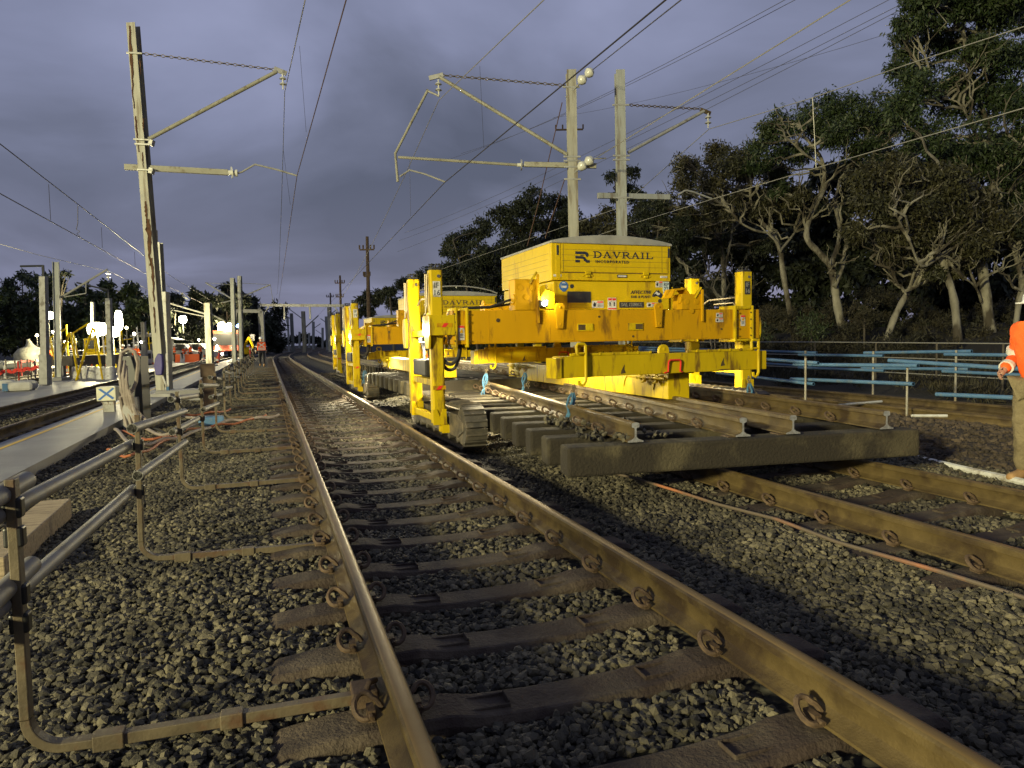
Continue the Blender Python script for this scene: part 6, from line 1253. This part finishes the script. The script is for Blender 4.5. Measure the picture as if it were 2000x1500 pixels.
# machines and stores
def digger(px, depth, label, sc=1.):
    o = thing('excavator', at(px,depth), label, 'excavator', None, .6); o.scale = (sc,sc,sc)
    b = MB(); b.box(-1,1,-1.1,1.1,.5,1.5); b.build('body', TRKYEL, o, .08); b = MB(); b.box(-.95,-.2,-.6,.2,1.5,2.5); c = b.build('cab', TRKYEL, o, .06); b = MB(); b.box(-.97,-.93,-.5,.1,1.7,2.35); b.box(-.85,-.3,-.62,-.60,1.7,2.35); b.build('window', DKPL, c)
    b = MB(); b.bar((.2,-.8,1.3),(.6,-2.4,2.8),.25,.3); b.bar((.6,-2.4,2.8),(.8,-3.6,1.4),.22,.25); b.build('boom', TRKYEL, o, .03); b = MB(); b.prism([(0,0),(.5,.1),(.45,-.5),(.1,-.45)], (.6,-3.7,1.3),(0,1,0),(0,0,1),(.5,0,0)); b.build('bucket', TRKST, o)
    for s in (-1,1): b = MB(); b.box(min(s*.6,s*1.05),max(s*.6,s*1.05),-1.3,1.3,0,.5); b.build('crawler_track', BLK, o, .15)
digger(192,50,'yellow excavator behind the brightest floodlight', .9); digger(470,88,'small yellow machine at the right of the work train', .9)
p = at(58,44,Z0); o = thing('bulk_bag', p, 'tall white lumpy bulk bag with twisted top, left of the dark armed post', 'bulk bag'); b = MB(); n_ = 14
b.lathe((0,0,0), [(.5,.0),(.75,.3),(.85,.9),(.8,1.3),(.6,1.6),(.3,1.75),(.18,1.95),(.10,2.2)], n_); bo = b.build('bag_body', M('bag_cloth',(.22,.215,.18),(.32,.31,.26),5,.8,bump=.8,bsc=5), o, smooth=True)
for v in bo.data.vertices: v.co.x += .10*math.sin(v.co.z*5+v.co.y*3); v.co.y += .08*math.sin(v.co.z*4+v.co.x*4)
p = at(22,40,Z0); o = thing('pipe_stack', p, 'pale covered stack at the left edge, left of the white bulk bag', 'stack', None, .5); b = MB(); b.box(-3,1,-.8,.8,.5,.95); b.build('cover', GALV, o, .1); b = MB(); b.box(-3,1,-.7,.7,.1,.48); b.build('load', M('dark_load',(.06,.055,.05),(.12,.11,.1),3,.9), o)
for i, px in enumerate((10,28,34,52,58,66)):
    p = at(px,33+i*.3,Z0); t_ = py_(px,702+2*(i%3),33).z; b = MB(); b.tube([(0,0,0),(0,0,t_-Z0)],.035,6); o = b.build('stake', PICK if i != 2 else RED, None, loc=p); tag(o, 'pale stake of the red flagged line, at the left edge' if i != 2 else 'thick red stake of the flagged line', 'stake', 'stakes at the left edge')
pp_ = [py_(x,y,33) for x,y in ((-10,735),(5,726),(14,724),(24,727),(33,722),(44,724),(52,719),(60,722),(72,716),(85,720),(98,712))]
b = MB()
for i in range(len(pp_)-1): b.bar(pp_[i], pp_[i+1], .02, .16)
o = b.build('flagging_tape', RED, None); tag(o, 'red flagging tape strung along the stakes at the left edge', 'tape')
for i, (px, y_) in enumerate(((160,706),(172,704),(150,728),(163,722),(176,724),(196,722),(214,728))):
    dep = 36-i*.5; p = at(px,dep,Z0); b = MB(); b.lathe((0,0,0), [(.20,0),(.24,.04),(.24,.30),(.23,.34),(.24,.38),(.24,.62),(.20,.68)], 14); o = b.build('white_drum', WHT, None, smooth=True, loc=p); tag(o, 'white plastic drum standing in the glare under the brightest floodlight', 'drum', 'white drums under the floodlight')
for i, (px, y_, w_) in enumerate(((8,756,.75),(34,760,.9),(52,757,.6))):
    p = pz(px,y_+4,-.02); o = thing('sand_bag', p, ['flattened pale sack at the left edge of the paved strip','long pale sack with a blue corner, middle of three on the paved strip','pale sack nearest the square pale post'][i], 'sack', 'sacks on the paved strip', .4+i*.3)
    b = MB(); b.box(-w_/2,w_/2,-.3,.3,0,.34); q = b.build('sack', M('sack_cloth_%d' % i if 0 else 'sack_cloth',(.40,.39,.34),(.52,.51,.46),4,.85,bump=.8,bsc=8), o, .12); b = MB(); b.box(-w_/2-.005,-w_/2+.15,-.31,-.29,.03,.3); b.build('blue_strap', BLPIPE, o)
for i in range(4):
    p = at(362+i*9.5,66,Z0); b = MB(); b.prism([(-.28,0),(.28,0),(.22,.12),(.10,.30),(.08,.85),(-.08,.85),(-.10,.30),(-.22,.12)], (-.9,0,0), (0,1,0), (0,0,1), (.85,0,0)); o = b.build('plastic_barrier', M('barrier_orange',(.85,.14,.02),rough=.5) if i != 1 else WHT, None, .03, loc=p, rotz=.1); tag(o, 'orange water filled barrier in the row right of the leaning mast' if i != 1 else 'white barrier in the row of orange ones', 'barrier', 'barriers right of the leaning mast')
def ute(px, depth, label, rz):
    o = thing('parked_van', at(px,depth), label, 'van', None, rz); b = MB(); b.prism([(-2.4,.35),(2.3,.35),(2.3,1.0),(1.5,1.15),(.9,1.85),(-2.3,1.95),(-2.4,1.8)], (0,-.9,0), (1,0,0), (0,0,1), (0,1.8,0)); b.build('body', WHT, o, .06)
    b = MB(); b.prism([(1.42,1.18),(.92,1.75),(.1,1.78),(.1,1.18)], (0,-.91,0), (1,0,0), (0,0,1), (0,.005,0)); b.build('side_window', DKPL, o)
    for x in (-1.5,1.5):
        for y in (-.92,.72): b = MB(); b.disc((x,y,.33),(0,1,0),.33,.2,16); b.build('wheel', BLK, o)
ute(345,74,'white van parked behind the orange barriers', .2); ute(380,78,'second white van, right of the lone floodlight stand', .1)
o = thing('station_hut', at(355,92), 'flat roofed grey building behind the lone floodlight', 'building', None, .1); b = MB(); b.box(-3.2,4,-2,2,0,2.9); b.build('wall', M('hut_wall',(.16,.15,.13),(.22,.21,.19),2,.85), o); b = MB(); b.box(-3.5,4.3,-2.3,2.3,2.9,3.15); b.build('roof', GREYROOF, o); b = MB(); b.box(-1,0,-2.03,-2.0,.1,2.1); b.build('door', DKPL, o)
o = thing('platform_shelter', at(330,72), 'station shelter with a bright sloping canopy half hidden by the leaning mast', 'shelter', None, .15)
b = MB(); b.prism([(-2.6,3.1),(1.2,2.3),(1.2,2.2),(-2.6,2.95)], (0,-1.4,0), (1,0,0), (0,0,1), (0,2.8,0)); b.build('canopy', WHT, o); b = MB(); b.bar((-2.2,0,0),(-2.2,0,2.95),.3,.3); b.bar((.4,0,0),(.4,0,2.4),.2,.2); b.build('column', GALV, o)
p = at(283,58); o = thing('crossbar_post', p, 'pale post with a short crossbar just left of the leaning mast', 'post'); b = MB(); b.bar((0,0,0),(0,0,3.6),.3,.3,up=(0,1,0)); b.build('shaft', MASTM, o); b = MB(); b.bar((-1.1,0,2.5),(.8,0,2.5),.15,.2); b.build('crossbar', MASTM, o)
# lit work train far down the line
o = thing('work_train', at(444,88), 'far work train cluster with blazing head lights and one blue light', 'work train', None, PSI)
b = MB(); b.box(-1.5,1.5,-3,6,.9,3.4); b.build('body', M('train_red',(.30,.06,.03),(.40,.10,.05),3,.6), o, .1); b = MB(); b.box(-1.4,1.4,-3.2,-3.0,1.6,3.0); b.build('cab_window', DKPL, o)
for x, z, r, m_ in ((-.3,3.9,.50,LAMPY),(.5,3.75,.50,LAMPW),(1.5,3.9,.22,LAMPB),(.9,1.35,.22,LAMPW),(-.9,1.2,.18,LAMPW),(-1.2,2.4,.14,LAMPW),(-.4,.6,.12,LAMPW)): b = MB(); b.disc((x,-3.25,z),(0,-1,0),r,.1,14); b.build('head_lamp', m_, o)
for x in (-1.3,1.3):
    for y in (-2.2,0,2.2,4.5): b = MB(); b.disc((x-.08,y,.45),(1,0,0),.45,.16,16); b.build('wheel', TRKST, o)
lamp('POINT', W(-11.5,1,0)*0+at(444,84,4), 2500, (1,.82,.48), .3)

# smaller clutter of the works
CONEM = M('cone_orange',(.85,.16,.02),rough=.6)
for i, (px, dep) in enumerate(((128,39),(178,37),(205,40),(246,46),(262,47),(276,49),(300,60),(322,62),(398,70),(415,74),(424,60))):
    p = at(px,dep); b = MB(); b.box(-.19,.19,-.19,.19,0,.05); b.lathe((0,0,.05), [(.14,0),(.10,.3),(.09,.32),(.03,.68)], 12); b.lathe((0,0,.05), [(.112,.24),(.085,.42)], 12, 1); o = b.build('traffic_cone', [CONEM,SILV], None, loc=p, fixn=False); tag(o, 'orange traffic cone with a pale band among the left hand works', 'traffic cone', 'cones of the left hand works')
for i, (px, dep, h_) in enumerate(((133,43,3.0),(146,45,2.2),(206,43,2.6),(244,50,3.3),(258,56,2.4),(271,54,3.1),(293,66,3.0),(315,70,2.6),(335,71,2.2))):
    p = at(px,dep); b = MB(); b.tube([(0,0,0),(random.uniform(-.25,.25),0,h_)],.05,6); b.tube([(-.5,0,h_*.62),(.55,0,h_*.66)],.035,6); o = b.build('scaffold_pole', WHT if i%3 else TRKYEL, None, loc=p); tag(o, 'upright scaffold pole with a short crossbar among the left hand works', 'scaffold pole', 'scaffold poles of the left hand works')
for i, (px, dep, w_, h_, m_, lab) in enumerate(((136,46,1.6,1.1,GALV,'grey generator box between the two folding stairs'),(212,47,1.3,1.2,TRKYEL,'yellow generator under the second brightest floodlight'),(247,52,1.2,1.5,GALV,'grey equipment case left of the looped cables'),(272,60,1.8,1.3,WHT,'white equipment case just left of the leaning mast'),(305,66,1.6,1.2,GALV,'grey equipment case just right of the leaning mast'))):
    p = at(px,dep); o = thing('equipment_case', p, lab, 'equipment case', None, .2*i); b = MB(); b.box(-w_/2,w_/2,-.5,.5,.15,h_); b.build('case_body', m_, o, .05); b = MB(); b.box(-w_/2+.08,w_/2-.08,-.51,-.50,h_*.45,h_*.8); b.build('grille', DKPL, o)
    b = MB(); b.box(-w_/2,w_/2,-.4,.4,0,.15); b.build('skid', BLK, o)
for i in range(14):
    t = 26+i*2.6; p = W(-13.6,t,-.15); b = MB(); b.bar((0,0,0),(0,0,1.05),.06,.06); b.bar((0,0,.95),(-.1,2.4,.95),.05,.12); b.bar((0,0,.5),(-.1,2.4,.5),.05,.12); o = b.build('safety_fence', RED if i%3==0 else WHT, None, loc=p, rotz=PSI); tag(o, ('red' if i%3==0 else 'white')+' low rail panel in the line beside the farthest left track', 'barrier', 'rail panels beside the works')

for i, (px, py0, dep, r) in enumerate(((72,655,46,.09),(104,648,44,.08),(128,668,46,.10),(247,640,50,.09),(262,652,52,.10),(276,668,54,.08),(305,660,64,.10),(388,664,72,.10),(428,645,86,.14),(437,668,86,.14),(452,660,86,.12),(462,676,86,.12),(424,676,84,.12))):
    h = py_(px,py0,dep); p = Vector((h.x,h.y,Z0)); o = thing('task_light', p, 'small task light on a thin stand among the left hand works', 'task light', 'small task lights of the left hand works')
    b = MB(); b.tube([(0,0,0),(0,0,h.z-Z0)],.03,5); b.build('stand', GALV, o); b = MB(); b.lathe((0,0,h.z-Z0), [(.02,-r),(r*.8,-r*.6),(r,0),(r*.8,r*.6),(.02,r)], 10); b.build('lamp_globe', LAMPW if i%3 else LAMPY, o)
